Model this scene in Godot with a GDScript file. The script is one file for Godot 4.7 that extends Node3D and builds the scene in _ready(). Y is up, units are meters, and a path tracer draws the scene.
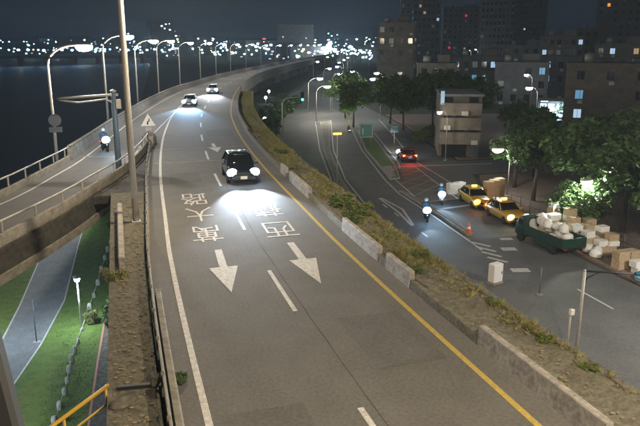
extends Node3D
# Night view from a mast over a viaduct: two lanes, a slip ramp on the left, streets below on the right.

var rng := RandomNumberGenerator.new()
var M := {}
var used := {}
const DECK := 5.35
const PARK := -6.5

# ---------------------------------------------------------------- mesh collector
class MB:
	var st := SurfaceTool.new()
	var g := 0xFFFFFFFF
	func _init(smooth := false):
		st.begin(Mesh.PRIMITIVE_TRIANGLES)
		if smooth: g = 0
	func tri(a: Vector3, b: Vector3, c: Vector3):
		for p in [a, b, c]:
			st.set_smooth_group(g)
			st.add_vertex(p)
	func quad(a: Vector3, b: Vector3, c: Vector3, d: Vector3):
		tri(a, b, c); tri(a, c, d)
	func box(c: Vector3, s: Vector3, b := Basis.IDENTITY):
		var h := s * 0.5
		var v := []
		for k in 8:
			v.append(c + b * Vector3(h.x if k & 1 else -h.x, h.y if k & 2 else -h.y, h.z if k & 4 else -h.z))
		quad(v[4], v[6], v[7], v[5]); quad(v[1], v[3], v[2], v[0])
		quad(v[5], v[7], v[3], v[1]); quad(v[0], v[2], v[6], v[4])
		quad(v[2], v[3], v[7], v[6]); quad(v[0], v[4], v[5], v[1])
		return self
	# box with chamfered edges
	func cbox(c: Vector3, s: Vector3, ch := 0.03, b := Basis.IDENTITY):
		var h := s * 0.5
		var sec := [Vector2(-h.x, -h.z + ch), Vector2(-h.x, h.z - ch), Vector2(-h.x + ch, h.z), Vector2(h.x - ch, h.z), Vector2(h.x, h.z - ch), Vector2(h.x, -h.z + ch), Vector2(h.x - ch, -h.z), Vector2(-h.x + ch, -h.z)]
		var rings := []
		for r in [[-h.y, 1], [-h.y + ch, 0], [h.y - ch, 0], [h.y, 1]]:
			var ring := []
			for p in sec:
				var q: Vector2 = p
				if r[1] == 1: q = Vector2(p.x * (h.x - ch) / h.x, p.y * (h.z - ch) / h.z)
				ring.append(c + b * Vector3(q.x, r[0], q.y))
			rings.append(ring)
		loft(rings, true)
		return self
	func loft(rings: Array, caps := true, closed := true):
		var n: int = rings[0].size()
		for i in rings.size() - 1:
			for j in (n if closed else n - 1):
				var k := (j + 1) % n
				quad(rings[i][j], rings[i][k], rings[i + 1][k], rings[i + 1][j])
		if caps:
			for e in [0, rings.size() - 1]:
				var m := Vector3.ZERO
				for p in rings[e]: m += p
				m /= n
				for j in n:
					var k := (j + 1) % n
					if e == 0: tri(m, rings[e][k], rings[e][j])
					else: tri(m, rings[e][j], rings[e][k])
		return self
	func tube(pts: Array, r0: float, r1: float, n := 8):
		var rings := []
		var m := pts.size()
		for i in m:
			var d: Vector3 = (pts[mini(i + 1, m - 1)] - pts[maxi(i - 1, 0)]).normalized()
			var a := d.cross(Vector3.UP if absf(d.y) < 0.9 else Vector3.RIGHT).normalized()
			var b := d.cross(a)
			var r := lerpf(r0, r1, float(i) / maxf(m - 1, 1))
			var ring := []
			for j in n:
				var t := TAU * j / n
				ring.append(pts[i] + (a * cos(t) + b * sin(t)) * r)
			rings.append(ring)
		loft(rings, true)
		return self
	# lathe round an axis; profile = [Vector2(radius, along)]
	func lathe(prof: Array, n := 16, at := Vector3.ZERO, b := Basis.IDENTITY, sx := 1.0):
		var rings := []
		for p in prof:
			var ring := []
			for j in n:
				var t := TAU * j / n
				ring.append(at + b * Vector3(cos(t) * p.x * sx, p.y, sin(t) * p.x))
			rings.append(ring)
		loft(rings, true)
		return self
	func prism(poly: PackedVector2Array, y0: float, y1: float):
		var ix := Geometry2D.triangulate_polygon(poly)
		for k in range(0, ix.size(), 3):
			var a := poly[ix[k]]; var b := poly[ix[k + 1]]; var c := poly[ix[k + 2]]
			tri(Vector3(a.x, y1, a.y), Vector3(b.x, y1, b.y), Vector3(c.x, y1, c.y))
			if y1 - y0 > 0.001:
				tri(Vector3(a.x, y0, a.y), Vector3(c.x, y0, c.y), Vector3(b.x, y0, b.y))
		if y1 - y0 > 0.001:
			for k in poly.size():
				var a := poly[k]; var b := poly[(k + 1) % poly.size()]
				quad(Vector3(a.x, y0, a.y), Vector3(a.x, y1, a.y), Vector3(b.x, y1, b.y), Vector3(b.x, y0, b.y))
		return self
	func done() -> ArrayMesh:
		st.generate_normals()
		return st.commit()

# ---------------------------------------------------------------- nodes
func numbered(n: String) -> String:
	if not used.has(n):
		used[n] = 0
		return n
	used[n] += 1
	return "%s_%03d" % [n, used[n]]

func tag(o: Node3D, label: String, cat: String, group := ""):
	o.set_meta("label", label); o.set_meta("category", cat)
	if group != "": o.set_meta("group", group)
	return o

func thing(n: String, label: String, cat: String, at := Vector3.ZERO, turn := 0.0, group := "") -> Node3D:
	var o := Node3D.new()
	o.name = numbered(n)
	add_child(o)
	o.position = at; o.rotation.y = turn
	return tag(o, label, cat, group)

func part(parent: Node, n: String, mesh: Mesh, mat: Material, at := Vector3.ZERO, turn := 0.0) -> MeshInstance3D:
	var o := MeshInstance3D.new()
	o.mesh = mesh; o.material_override = mat
	if parent == self:
		o.name = numbered(n)
		add_child(o)
	else:
		o.name = n
		parent.add_child(o, true)
	o.position = at; o.rotation.y = turn
	return o

func struct(n: String, mesh: Mesh, mat: Material, at := Vector3.ZERO) -> MeshInstance3D:
	var o := part(self, n, mesh, mat, at)
	o.set_meta("kind", "structure")
	return o

func copy(o: Node3D, n: String, label: String, at: Vector3, turn := 0.0, group := "") -> Node3D:
	var c: Node3D = o.duplicate()
	c.name = numbered(n)
	add_child(c)
	c.position = at; c.rotation.y = turn
	c.set_meta("label", label)
	if group != "": c.set_meta("group", group)
	return c

func spot(parent: Node, at: Vector3, to: Vector3, energy: float, angle: float, col: Color, size := 0.15):
	var l := SpotLight3D.new()
	l.name = "lamp_light"
	parent.add_child(l, true)
	l.position = at
	var d := (to - at).normalized()
	l.basis = Basis.looking_at(d, Vector3.UP if absf(d.y) < 0.95 else Vector3.FORWARD)
	l.light_energy = energy; l.spot_angle = angle; l.light_color = col; l.light_size = size
	l.spot_range = 120.0; l.spot_attenuation = 2.0; l.spot_angle_attenuation = 0.6
	l.shadow_enabled = true
	return l

# ---------------------------------------------------------------- materials
func lin(r: float, g: float, b: float) -> Color:
	return Color(r, g, b).linear_to_srgb()

# two layers of noise between two base colours (linear values), a third colour for specks
func tex(sd: int, a: Color, b: Color, f_fine: float, f_coarse: float, w: float, speck := Color(-1, 0, 0), amount := 0.0, size := 512) -> ImageTexture:
	var n1 := FastNoiseLite.new(); n1.seed = sd; n1.frequency = f_fine; n1.fractal_octaves = 4
	var n2 := FastNoiseLite.new(); n2.seed = sd + 7; n2.frequency = f_coarse; n2.fractal_octaves = 3
	var i1 := n1.get_seamless_image(size, size); i1.convert(Image.FORMAT_L8)
	var i2 := n2.get_seamless_image(size, size); i2.convert(Image.FORMAT_L8)
	var d1 := i1.get_data(); var d2 := i2.get_data()
	var out := PackedByteArray(); out.resize(size * size * 3)
	var r := RandomNumberGenerator.new(); r.seed = sd
	var lut := []
	for k in 256:
		lut.append(a.lerp(b, k / 255.0).linear_to_srgb())
	var sp := speck.linear_to_srgb()
	for k in size * size:
		var v := d1[k] * (1.0 - w) + d2[k] * w
		var c: Color = lut[clampi(int((v - 128.0) * 1.7 + 128.0), 0, 255)]
		if amount > 0.0 and r.randf() < amount: c = c.lerp(sp, r.randf())
		out[k * 3] = int(c.r * 255); out[k * 3 + 1] = int(c.g * 255); out[k * 3 + 2] = int(c.b * 255)
	return ImageTexture.create_from_image(Image.create_from_data(size, size, false, Image.FORMAT_RGB8, out))

func noisy(key: String, t: Texture2D, tile: float, rough: float, bump := 0.0) -> StandardMaterial3D:
	var m := StandardMaterial3D.new()
	m.albedo_texture = t
	m.uv1_triplanar = true; m.uv1_world_triplanar = true
	m.uv1_scale = Vector3.ONE / tile
	m.roughness = rough
	if bump > 0.0:
		m.heightmap_enabled = true
		m.heightmap_texture = t
		m.heightmap_scale = bump
	M[key] = m
	return m

func plain(key: String, c: Color, rough := 0.6, metal := 0.0) -> StandardMaterial3D:
	var m := StandardMaterial3D.new()
	m.albedo_color = c.linear_to_srgb()
	m.roughness = rough; m.metallic = metal
	M[key] = m
	return m

func glow(key: String, c: Color, e: float) -> StandardMaterial3D:
	var m := StandardMaterial3D.new()
	m.albedo_color = Color(0.8, 0.8, 0.8)
	m.emission_enabled = true
	m.emission = c; m.emission_energy_multiplier = e
	M[key] = m
	return m

func materials():
	noisy("asphalt", tex(1, Color(.086, .083, .078), Color(.128, .124, .116), .05, .004, .3, Color(.2, .195, .18), .10, 1024), 7.0, .82, .25)
	noisy("street", tex(2, Color(.078, .078, .078), Color(.12, .12, .117), .05, .004, .4, Color(.18, .18, .18), .08, 1024), 13.0, .8, .2)
	noisy("concrete", tex(3, Color(.13, .12, .10), Color(.30, .28, .24), .02, .006, .6, Color(.07, .065, .05), .03), 3.0, .9, .4)
	noisy("old_concrete", tex(4, Color(.055, .05, .04), Color(.19, .17, .135), .02, .008, .5, Color(.03, .03, .02), .08), 2.2, .95, .6)
	noisy("stained", tex(22, Color(.025, .024, .022), Color(.085, .08, .07), .02, .006, .55, Color(.015, .015, .012), .05), 3.5, .95)
	noisy("patch", tex(23, Color(.074, .072, .068), Color(.112, .109, .103), .05, .006, .3, Color(.17, .165, .15), .10), 4.0, .85)
	plain("tar", Color(.05, .048, .046), .95)
	noisy("white_concrete", tex(5, Color(.18, .165, .15), Color(.40, .375, .34), .02, .006, .5, Color(.11, .10, .08), .05), 1.7, .85, .2)
	noisy("dirt", tex(6, Color(.06, .056, .042), Color(.18, .168, .122), .03, .01, .45, Color(.26, .24, .18), .07), 2.4, .97, .8)
	noisy("lawn", tex(7, Color(.06, .10, .016), Color(.12, .185, .032), .04, .008, .45, Color(.11, .13, .04), .05), 4.0, .95, .8)
	noisy("path", tex(8, Color(.13, .135, .14), Color(.2, .205, .21), .03, .006, .4, Color(.2, .2, .2), .03), 4.0, .8)
	noisy("paint", tex(9, Color(.34, .335, .32), Color(.70, .69, .67), .04, .012, .4, Color(.14, .135, .13), .16), 1.6, .7)
	noisy("yellow_paint", tex(10, Color(.34, .25, .05), Color(.56, .42, .09), .04, .012, .4, Color(.14, .13, .10), .16), 1.6, .7)
	noisy("brick_wall", tex(11, Color(.13, .11, .092), Color(.26, .225, .19), .03, .006, .6), 6.0, .9)
	noisy("beige_wall", tex(12, Color(.20, .18, .155), Color(.33, .30, .255), .02, .006, .6), 7.0, .9)
	noisy("grey_wall", tex(13, Color(.20, .21, .22), Color(.34, .35, .37), .02, .005, .6), 12.0, .85)
	noisy("dark_wall", tex(14, Color(.12, .125, .13), Color(.22, .225, .235), .02, .005, .6), 12.0, .85)
	noisy("pavement", tex(15, Color(.13, .09, .07), Color(.26, .19, .15), .03, .01, .4, Color(.3, .26, .22), .05), 2.0, .9, .3)
	noisy("bark", tex(16, Color(.04, .03, .02), Color(.11, .085, .06), .05, .01, .3), 1.0, .95, .5)
	noisy("carton", tex(17, Color(.34, .25, .15), Color(.50, .39, .25), .02, .01, .5), 1.2, .9)
	noisy("foam", tex(18, Color(.66, .65, .62), Color(.82, .82, .80), .02, .01, .5), 1.0, .8)
	noisy("terrain", tex(19, Color(.02, .024, .016), Color(.055, .06, .04), .03, .006, .6), 14.0, 1.0)
	noisy("galv", tex(20, Color(.34, .33, .30), Color(.50, .48, .44), .03, .01, .5), 1.1, .55)
	M.galv.metallic = 0.35
	noisy("tarp", tex(21, Color(.10, .22, .34), Color(.2, .36, .5), .02, .01, .5), 1.3, .6)
	plain("yellow_steel", Color(.48, .30, .03), .5)
	plain("dark_steel", Color(.012, .013, .015), .6, .1)
	plain("grey_steel", Color(.12, .14, .17), .5, .3)
	plain("blue_grey", Color(.10, .16, .23), .55, .1)
	plain("white_plastic", Color(.7, .7, .68), .5)
	plain("tyre", Color(.012, .012, .012), .85)
	plain("rim", Color(.4, .4, .42), .3, .8)
	plain("car_dark", Color(.012, .016, .022), .25, .3)
	plain("car_red", Color(.28, .012, .012), .28, .2)
	plain("car_taxi", Color(.46, .27, .012), .3)
	plain("car_white", Color(.68, .69, .70), .3)
	plain("car_silver", Color(.32, .33, .35), .3, .5)
	for k in ["car_dark", "car_red", "car_taxi", "car_white", "car_silver"]:
		M[k].clearcoat_enabled = true; M[k].clearcoat = 0.8; M[k].clearcoat_roughness = 0.08
	plain("car_glass", Color(.008, .010, .012), .06)
	plain("trim", Color(.015, .015, .016), .6)
	plain("green_truck", Color(.008, .038, .026), .5)
	plain("cloth_dark", Color(.03, .035, .05), .9)
	plain("cloth_blue", Color(.05, .06, .08), .9)
	plain("helmet", Color(.5, .5, .52), .3)
	plain("skin", Color(.36, .22, .15), .6)
	plain("sign_green", Color(.006, .14, .075), .4)
	plain("sign_blue", Color(.02, .11, .16), .4)
	plain("cone_orange", Color(.7, .15, .02), .6)
	plain("pink_paint", Color(.55, .24, .19), .8)
	plain("curtain", Color(.16, .155, .14), .8)
	plain("pane", Color(.02, .025, .032), .08)
	plain("frame", Color(.16, .165, .17), .6)
	plain("litter", Color(.24, .19, .12), .95)
	plain("stone_white", Color(.5, .48, .43), .9)
	var w := plain("water", Color(.006, .010, .014), .42)
	w.metallic_specular = 0.6
	for l in [["leaf", Color(.055, .10, .024)], ["leaf_pale", Color(.115, .15, .03)], ["weed", Color(.24, .235, .10)], ["grass", Color(.15, .25, .045)]]:
		var m := plain(l[0], l[1], .75)
		m.backlight_enabled = true
		m.backlight = (l[1] * 0.9).linear_to_srgb()
		m.vertex_color_use_as_albedo = true
	glow("lamp_white", Color(.90, .96, 1.0), 60.0)
	glow("lamp_cool", Color(.70, .86, 1.0), 40.0)
	glow("lamp_blue", Color(.55, .82, 1.0), 34.0)
	glow("lamp_warm", Color(1.0, .82, .55), 30.0)
	glow("tail_red", Color(1.0, .07, .04), 14.0)
	glow("brake_red", Color(1.0, .22, .12), 30.0)
	glow("lamp_leaf", Color(.96, 1.0, .93), 3.0)
	glow("lamp_soft", Color(1.0, .95, .85), 1.2)
	glow("lamp_amber_soft", Color(1.0, .74, .32), 2.2)
	glow("amber", Color(1.0, .55, .12), 16.0)
	glow("signal_green", Color(.10, 1.0, .62), 26.0)
	glow("signal_cyan", Color(.10, .95, .85), 18.0)
	glow("win_white", Color(.75, .88, 1.0), 0.6)
	glow("win_yard", Color(.72, .9, 1.0), 2.2)
	glow("win_cyan", Color(.42, .75, .95), 0.35)
	glow("win_warm", Color(1.0, .80, .55), 0.3)
	glow("win_dim", Color(.65, .72, .78), 0.07)
	glow("win_red", Color(1.0, .1, .16), 0.7)
	glow("win_yellow", Color(1.0, .6, .2), 0.9)
	glow("far_dim", Color(.7, .8, .9), 1.2)
	glow("far_flood", Color(.95, .98, 1.0), 80.0)
	glow("lamp_canopy", Color(.75, .92, 1.0), 14.0)
	glow("lamp_warm_small", Color(1.0, .82, .5), 9.0)
	glow("far_white", Color(.85, .95, 1.0), 30.0)
	glow("far_blue", Color(.50, .75, 1.0), 24.0)
	glow("far_green", Color(.62, 1.0, .85), 14.0)
	glow("far_warm", Color(1.0, .86, .60), 9.0)
	glow("far_red", Color(1.0, .15, .18), 5.0)
	glow("far_yellow", Color(1.0, .78, .22), 6.0)

# ---------------------------------------------------------------- alignment curves: x as a smooth function of z
const MAIN := [[20.0, 4.85], [-15.0, 4.86], [-25.0, 4.98], [-31.0, 5.22], [-41.5, 5.68], [-52.0, 6.40], [-64.0, 7.55], [-82.0, 9.95], [-112.0, 15.6], [-141.0, 22.4], [-184.0, 35.2], [-228.0, 51.5], [-286.0, 74.5], [-414.0, 127.0], [-580.0, 196.0]]
const RAMP_L := [[-8.0, -27.0], [-18.0, -18.5], [-24.0, -14.2], [-29.0, -11.0], [-33.5, -8.6], [-38.5, -6.55], [-44.0, -5.12], [-50.0, -3.7], [-73.0, 0.13], [-95.0, 4.3], [-119.0, 9.8], [-141.0, 16.6], [-184.0, 30.2], [-228.0, 46.8]]
const RAMP_R := [[-8.0, -19.0], [-15.0, -12.8], [-19.5, -9.6], [-24.0, -7.3], [-29.0, -5.1], [-34.5, -2.95], [-39.0, -1.55], [-42.2, -0.5], [-46.4, 0.55], [-52.0, 1.6], [-56.5, 2.2]]

func curve(t: Array, z: float) -> float:
	var n := t.size()
	if z >= t[0][0]: return t[0][1]
	if z <= t[n - 1][0]: return t[n - 1][1]
	var i := 0
	while z < t[i + 1][0]: i += 1
	var a: Array = t[maxi(i - 1, 0)]; var b: Array = t[i]; var c: Array = t[i + 1]; var d: Array = t[mini(i + 2, n - 1)]
	var h: float = c[0] - b[0]
	var m0: float = (c[1] - a[1]) / (c[0] - a[0]); var m1: float = (d[1] - b[1]) / (d[0] - b[0])
	var u: float = (z - b[0]) / h
	return b[1] * (2*u*u*u - 3*u*u + 1) + m0 * h * (u*u*u - 2*u*u + u) + c[1] * (-2*u*u*u + 3*u*u) + m1 * h * (u*u*u - u*u)

func mx(z: float, off := 0.0) -> float:
	var s := (curve(MAIN, z + 0.5) - curve(MAIN, z - 0.5))
	return curve(MAIN, z) + off * sqrt(1.0 + s * s)

func heading(z: float) -> float:  # turn that points a +Z-facing thing along the lanes towards the camera
	return atan2(curve(MAIN, z + 1.0) - curve(MAIN, z - 1.0), 2.0)

func zs(a: float, b: float, far_step := 10.0) -> Array:
	var out := [a]
	var z := a
	while z > b:
		z -= 2.0 if z > -120 else far_step
		if z < b + 0.4: z = b
		out.append(z)
	return out

# sweep a closed section (x offset, y) along a curve fx(z, off)
func sweep(mb: MB, zl: Array, fx: Callable, sec: Array):
	var rings := []
	for z in zl:
		var r := []
		for p in sec: r.append(Vector3(fx.call(z, p.x), p.y, z))
		rings.append(r)
	mb.loft(rings, true)

func sheet(mb: MB, zl: Array, fa: Callable, fb: Callable, y: float):
	for i in zl.size() - 1:
		var z0: float = zl[i]; var z1: float = zl[i + 1]
		mb.quad(Vector3(fa.call(z0), y, z0), Vector3(fa.call(z1), y, z1), Vector3(fb.call(z1), y, z1), Vector3(fb.call(z0), y, z0))

func rect(x0: float, x1: float, y0: float, y1: float) -> Array:
	return [Vector2(x0, y0), Vector2(x1, y0), Vector2(x1, y1), Vector2(x0, y1)]

func line_quad(mb: MB, a: Vector2, b: Vector2, w: float, y: float):
	var d := (b - a).normalized(); var n := Vector2(-d.y, d.x) * w * 0.5
	mb.quad(Vector3(a.x + n.x, y, a.y + n.y), Vector3(a.x - n.x, y, a.y - n.y), Vector3(b.x - n.x, y, b.y - n.y), Vector3(b.x + n.x, y, b.y + n.y))

func stripe(a: Vector2, b: Vector2, w: float, y: float) -> ArrayMesh:
	var mb := MB.new()
	line_quad(mb, a, b, w, y)
	return mb.done()

func poly_line(pts: Array, w: float, y: float) -> ArrayMesh:
	var mb := MB.new()
	for i in pts.size() - 1: line_quad(mb, pts[i], pts[i + 1], w, y + i * 0.0004)
	return mb.done()

# ---------------------------------------------------------------- _ready
func _ready():
	rng.seed = 4242
	var cam := Camera3D.new()
	cam.name = "camera"
	add_child(cam)
	cam.position = Vector3(0, 13.5, 0)
	cam.rotation = Vector3(deg_to_rad(-14.49), deg_to_rad(-17.1), 0)
	cam.fov = 36.3; cam.near = 0.1; cam.far = 8000.0
	cam.current = true

	var e := Environment.new()
	e.background_mode = Environment.BG_SKY
	var sm := ProceduralSkyMaterial.new()
	sm.sky_top_color = Color(.055, .075, .11); sm.sky_horizon_color = Color(.085, .11, .15); sm.sky_curve = 0.25
	sm.ground_bottom_color = Color(.03, .035, .04); sm.ground_horizon_color = Color(.08, .10, .13)
	var sky := Sky.new(); sky.sky_material = sm
	e.sky = sky
	e.tonemap_mode = Environment.TONE_MAPPER_LINEAR
	e.tonemap_exposure = 1.25
	e.sdfgi_enabled = true; e.ssao_enabled = true; e.ssil_enabled = true
	e.fog_enabled = true; e.fog_density = 0.0004; e.fog_light_color = Color(.72, .82, .92)
	var we := WorldEnvironment.new(); we.name = "environment"; we.environment = e
	add_child(we)
	var moon := DirectionalLight3D.new()
	moon.name = "moon"
	add_child(moon)
	moon.rotation = Vector3(deg_to_rad(-55), deg_to_rad(-60), 0)
	moon.light_energy = 0.012; moon.light_angular_distance = 8.0; moon.light_color = Color(.8, .88, 1.0)
	moon.shadow_enabled = true

	materials()
	ground()
	viaduct()
	ramp()
	barriers()
	markings()
	park()
	streets()
	lamps()
	post_furniture()
	vehicles()
	goods()
	greenery()
	town()
	far_city()

# ---------------------------------------------------------------- setting
func ground():
	var mb := MB.new()
	mb.quad(Vector3(-4000, -9, 60), Vector3(-4000, -9, -5000), Vector3(5000, -9, -5000), Vector3(5000, -9, 60))
	struct("terrain", mb.done(), M.terrain)
	mb = MB.new()
	mb.quad(Vector3(-1800, -7.4, -95), Vector3(-1800, -7.4, -1150), Vector3(60, -7.4, -1150), Vector3(-1, -7.4, -95))
	struct("river", mb.done(), M.water)
	# street level on the right of the viaduct, up to a wall along it
	mb = MB.new()
	var zl := zs(30, -560, 20)
	sheet(mb, zl, func(z): return mx(z, 1.0), func(_z): return 900.0, -0.02)
	for i in zl.size() - 1:
		mb.quad(Vector3(mx(zl[i], 1.0), -9, zl[i]), Vector3(mx(zl[i], 1.0), -0.02, zl[i]), Vector3(mx(zl[i + 1], 1.0), -0.02, zl[i + 1]), Vector3(mx(zl[i + 1], 1.0), -9, zl[i + 1]))
	mb.quad(Vector3(60, -2.5, -560), Vector3(60, -2.5, -5000), Vector3(5000, -2.5, -5000), Vector3(5000, -2.5, -560))
	mb.quad(Vector3(-3500, -3, -1150), Vector3(-3500, -3, -5000), Vector3(60, -3, -5000), Vector3(60, -3, -1150))
	struct("city_ground", mb.done(), M.terrain)
	# low ridge far behind the city
	mb = MB.new()
	var n := FastNoiseLite.new(); n.seed = 5; n.frequency = 0.0011
	var prev := []
	for k in 61:
		var x := -2600.0 + k * 100.0
		var h := 42.0 + 55.0 * absf(n.get_noise_1d(x)) + 14.0 * n.get_noise_1d(x * 5.0)
		var col := [Vector3(x, -9, -2900), Vector3(x, h * 0.55, -3060), Vector3(x, h, -3240), Vector3(x, -9, -3900)]
		if k > 0:
			for j in 3: mb.quad(prev[j], prev[j + 1], col[j + 1], col[j])
		prev = col
	struct("hills", mb.done(), M.terrain)

func viaduct():
	var zl := zs(16, -570)
	var mb := MB.new()
	sweep(mb, zl, mx, rect(-4.3, 4.55, DECK - 1.5, DECK - 0.02))
	struct("viaduct_deck", mb.done(), M.concrete)
	mb = MB.new()
	sheet(mb, zl, func(z): return mx(z, -4.2), func(z): return mx(z, 4.27), DECK)
	struct("elevated_road", mb.done(), M.asphalt)
	# wall that carries the near part of the deck, piers beyond
	mb = MB.new()
	sweep(mb, zs(16, -57), mx, rect(-4.0, 1.6, -9.0, DECK - 1.52))
	struct("viaduct_abutment", mb.done(), M.old_concrete)
	for k in 20:
		var z := -70.0 - k * 25.0
		mb = MB.new()
		mb.cbox(Vector3(mx(z), (DECK - 1.5 - 9) * .5, z), Vector3(2.2, DECK - 1.5 + 9, 1.6), .2)
		mb.cbox(Vector3(mx(z), DECK - 2.0, z), Vector3(7.5, .95, 1.5), .1)
		tag(part(self, "viaduct_pier", mb.done(), M.concrete), "grey concrete pier under the elevated road, %s beyond the curve's start" % nth(k), "pier", "piers under the elevated road")
	# planted strip along the right edge, held by a wall
	mb = MB.new()
	sweep(mb, zs(16, -118), mx, rect(6.35, 6.6, -0.5, DECK + 0.12))
	tag(part(self, "retaining_wall", mb.done(), M.old_concrete), "weathered concrete retaining wall along the weedy strip above the street", "wall")
	mb = MB.new(true)
	var nz := FastNoiseLite.new(); nz.seed = 31; nz.frequency = 0.55; nz.fractal_octaves = 3
	var rows := []
	var z := 16.0
	while z >= -118.0:
		var row := []
		for j in 9:
			var o := 4.52 + j * (6.34 - 4.52) / 8.0
			row.append(Vector3(mx(z, o), DECK + 0.10 + 0.13 * nz.get_noise_2d(o, z) - (0.12 if j == 0 else 0.0), z))
		rows.append(row)
		z -= 0.5
	mb.loft(rows, false, false)
	struct("planted_strip", mb.done(), M.dirt)
	# expansion joints of the deck
	var road: Node = get_node("elevated_road")
	for jz in [-47.0, -53.4, -92.0]:
		mb = MB.new()
		sheet(mb, [jz + .12, jz - .12], func(q): return mx(q, -4.1), func(q): return mx(q, 4.2), DECK + .006)
		part(road, "expansion_joint", mb.done(), M.concrete)

func rl(z: float, off := 0.0) -> float: return curve(RAMP_L, z) + off
func rr(z: float, off := 0.0) -> float:
	if z > -56.5: return curve(RAMP_R, z) + off
	var t := clampf((-56.5 - z) / 8.0, 0.0, 1.0)
	return lerpf(2.2, mx(z, -4.2), t) + off if t < 1.0 else mx(z, -4.2) + off

func ramp():
	var zl := zs(-8, -57)
	var mb := MB.new()
	var rings := []
	for z in zs(-8, -228, 6.0):
		var a := rl(z, -0.35); var b := rr(z, 0.3 if z > -56.5 else -0.02)
		rings.append([Vector3(a, DECK - 1.05, z), Vector3(b, DECK - 1.05, z), Vector3(b, DECK - .02, z), Vector3(a, DECK - .02, z)])
	mb.loft(rings, true)
	struct("ramp_deck", mb.done(), M.stained)
	# pale lower flange of the ramp girder
	mb = MB.new()
	sweep(mb, zl, rr, rect(-1.3, 0.42, DECK - 1.45, DECK - 1.06))
	struct("ramp_girder", mb.done(), M.concrete)
	mb = MB.new()
	sheet(mb, zs(-8, -228, 6.0), func(z): return rl(z, 0.0), func(z): return rr(z, 0.0), DECK)
	struct("slip_ramp", mb.done(), M.asphalt)
	# slab in the gore between ramp and main road
	mb = MB.new()
	rings = []
	for z in zs(-37.5, -56.4):
		var a := rr(z, 0.32); var b := mx(z, -4.32)
		rings.append([Vector3(a, DECK - .5, z), Vector3(b, DECK - .5, z), Vector3(b, DECK - .04, z), Vector3(a, DECK - .04, z)])
	mb.loft(rings, true)
	struct("gore_slab", mb.done(), M.stained)
	for k in 2:
		var z: float = [-24.0, -66.0][k]
		mb = MB.new(true)
		var x := (rl(z) + rr(z)) * .5
		mb.lathe([Vector2(.8, PARK - .3), Vector2(.8, DECK - 2.2), Vector2(1.5, DECK - 1.08)], 16, Vector3(x, 0, z))
		tag(part(self, "ramp_pier", mb.done(), M.concrete), "round concrete column under the slip ramp", "pier", "columns under the slip ramp")
	var road: Node = get_node("slip_ramp")
	mb = MB.new()
	sheet(mb, zs(-10, -120), func(z): return rl(z, 0.75), func(z): return rl(z, 0.9), DECK + .006)
	part(road, "edge_line", mb.done(), M.paint)
	mb = MB.new()
	sheet(mb, zs(-10, -56), func(z): return rr(z, -0.62), func(z): return rr(z, -0.5), DECK + .006)
	part(road, "edge_line", mb.done(), M.paint)
	mb = MB.new()
	mb.quad(Vector3(-3.2, DECK + .01, -51.6), Vector3(-3.0, DECK + .01, -52.0), Vector3(1.2, DECK + .01, -50.6), Vector3(1.1, DECK + .01, -50.2))
	part(road, "expansion_joint", mb.done(), M.concrete)

# parapet with posts and a top rail, walked along a curve
func railing(t: Node3D, fx: Callable, z0: float, z1: float, base_h: float, top: float, step: float, base_mat: Material, bottom_rail := true):
	var seg := z0
	while seg > z1 + .1:
		var e := maxf(seg - step * 2.0, z1)
		var mb := MB.new()
		sweep(mb, zs(seg - .015, e + .015), fx, [Vector2(-.13, DECK - .02), Vector2(.13, DECK - .02), Vector2(.09, DECK + base_h - .03), Vector2(.06, DECK + base_h), Vector2(-.06, DECK + base_h), Vector2(-.09, DECK + base_h - .03)])
		part(t, "concrete_base", mb.done(), base_mat)
		seg = e
	var z := z0 - .3
	while z > z1:
		part(t, "post", MB.new().cbox(Vector3(fx.call(z, 0.0), DECK + (base_h + top) * .5, z), Vector3(.09, top - base_h, .12), .015).done(), M.galv)
		z -= step
	for h in ([top, (base_h + top) * .5] if bottom_rail else [top]):
		var pts := []
		for q in zs(z0, z1): pts.append(Vector3(fx.call(q, 0.0), DECK + h, q))
		part(t, "rail", MB.new(true).tube(pts, .055, .055, 8).done(), M.galv)

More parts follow.
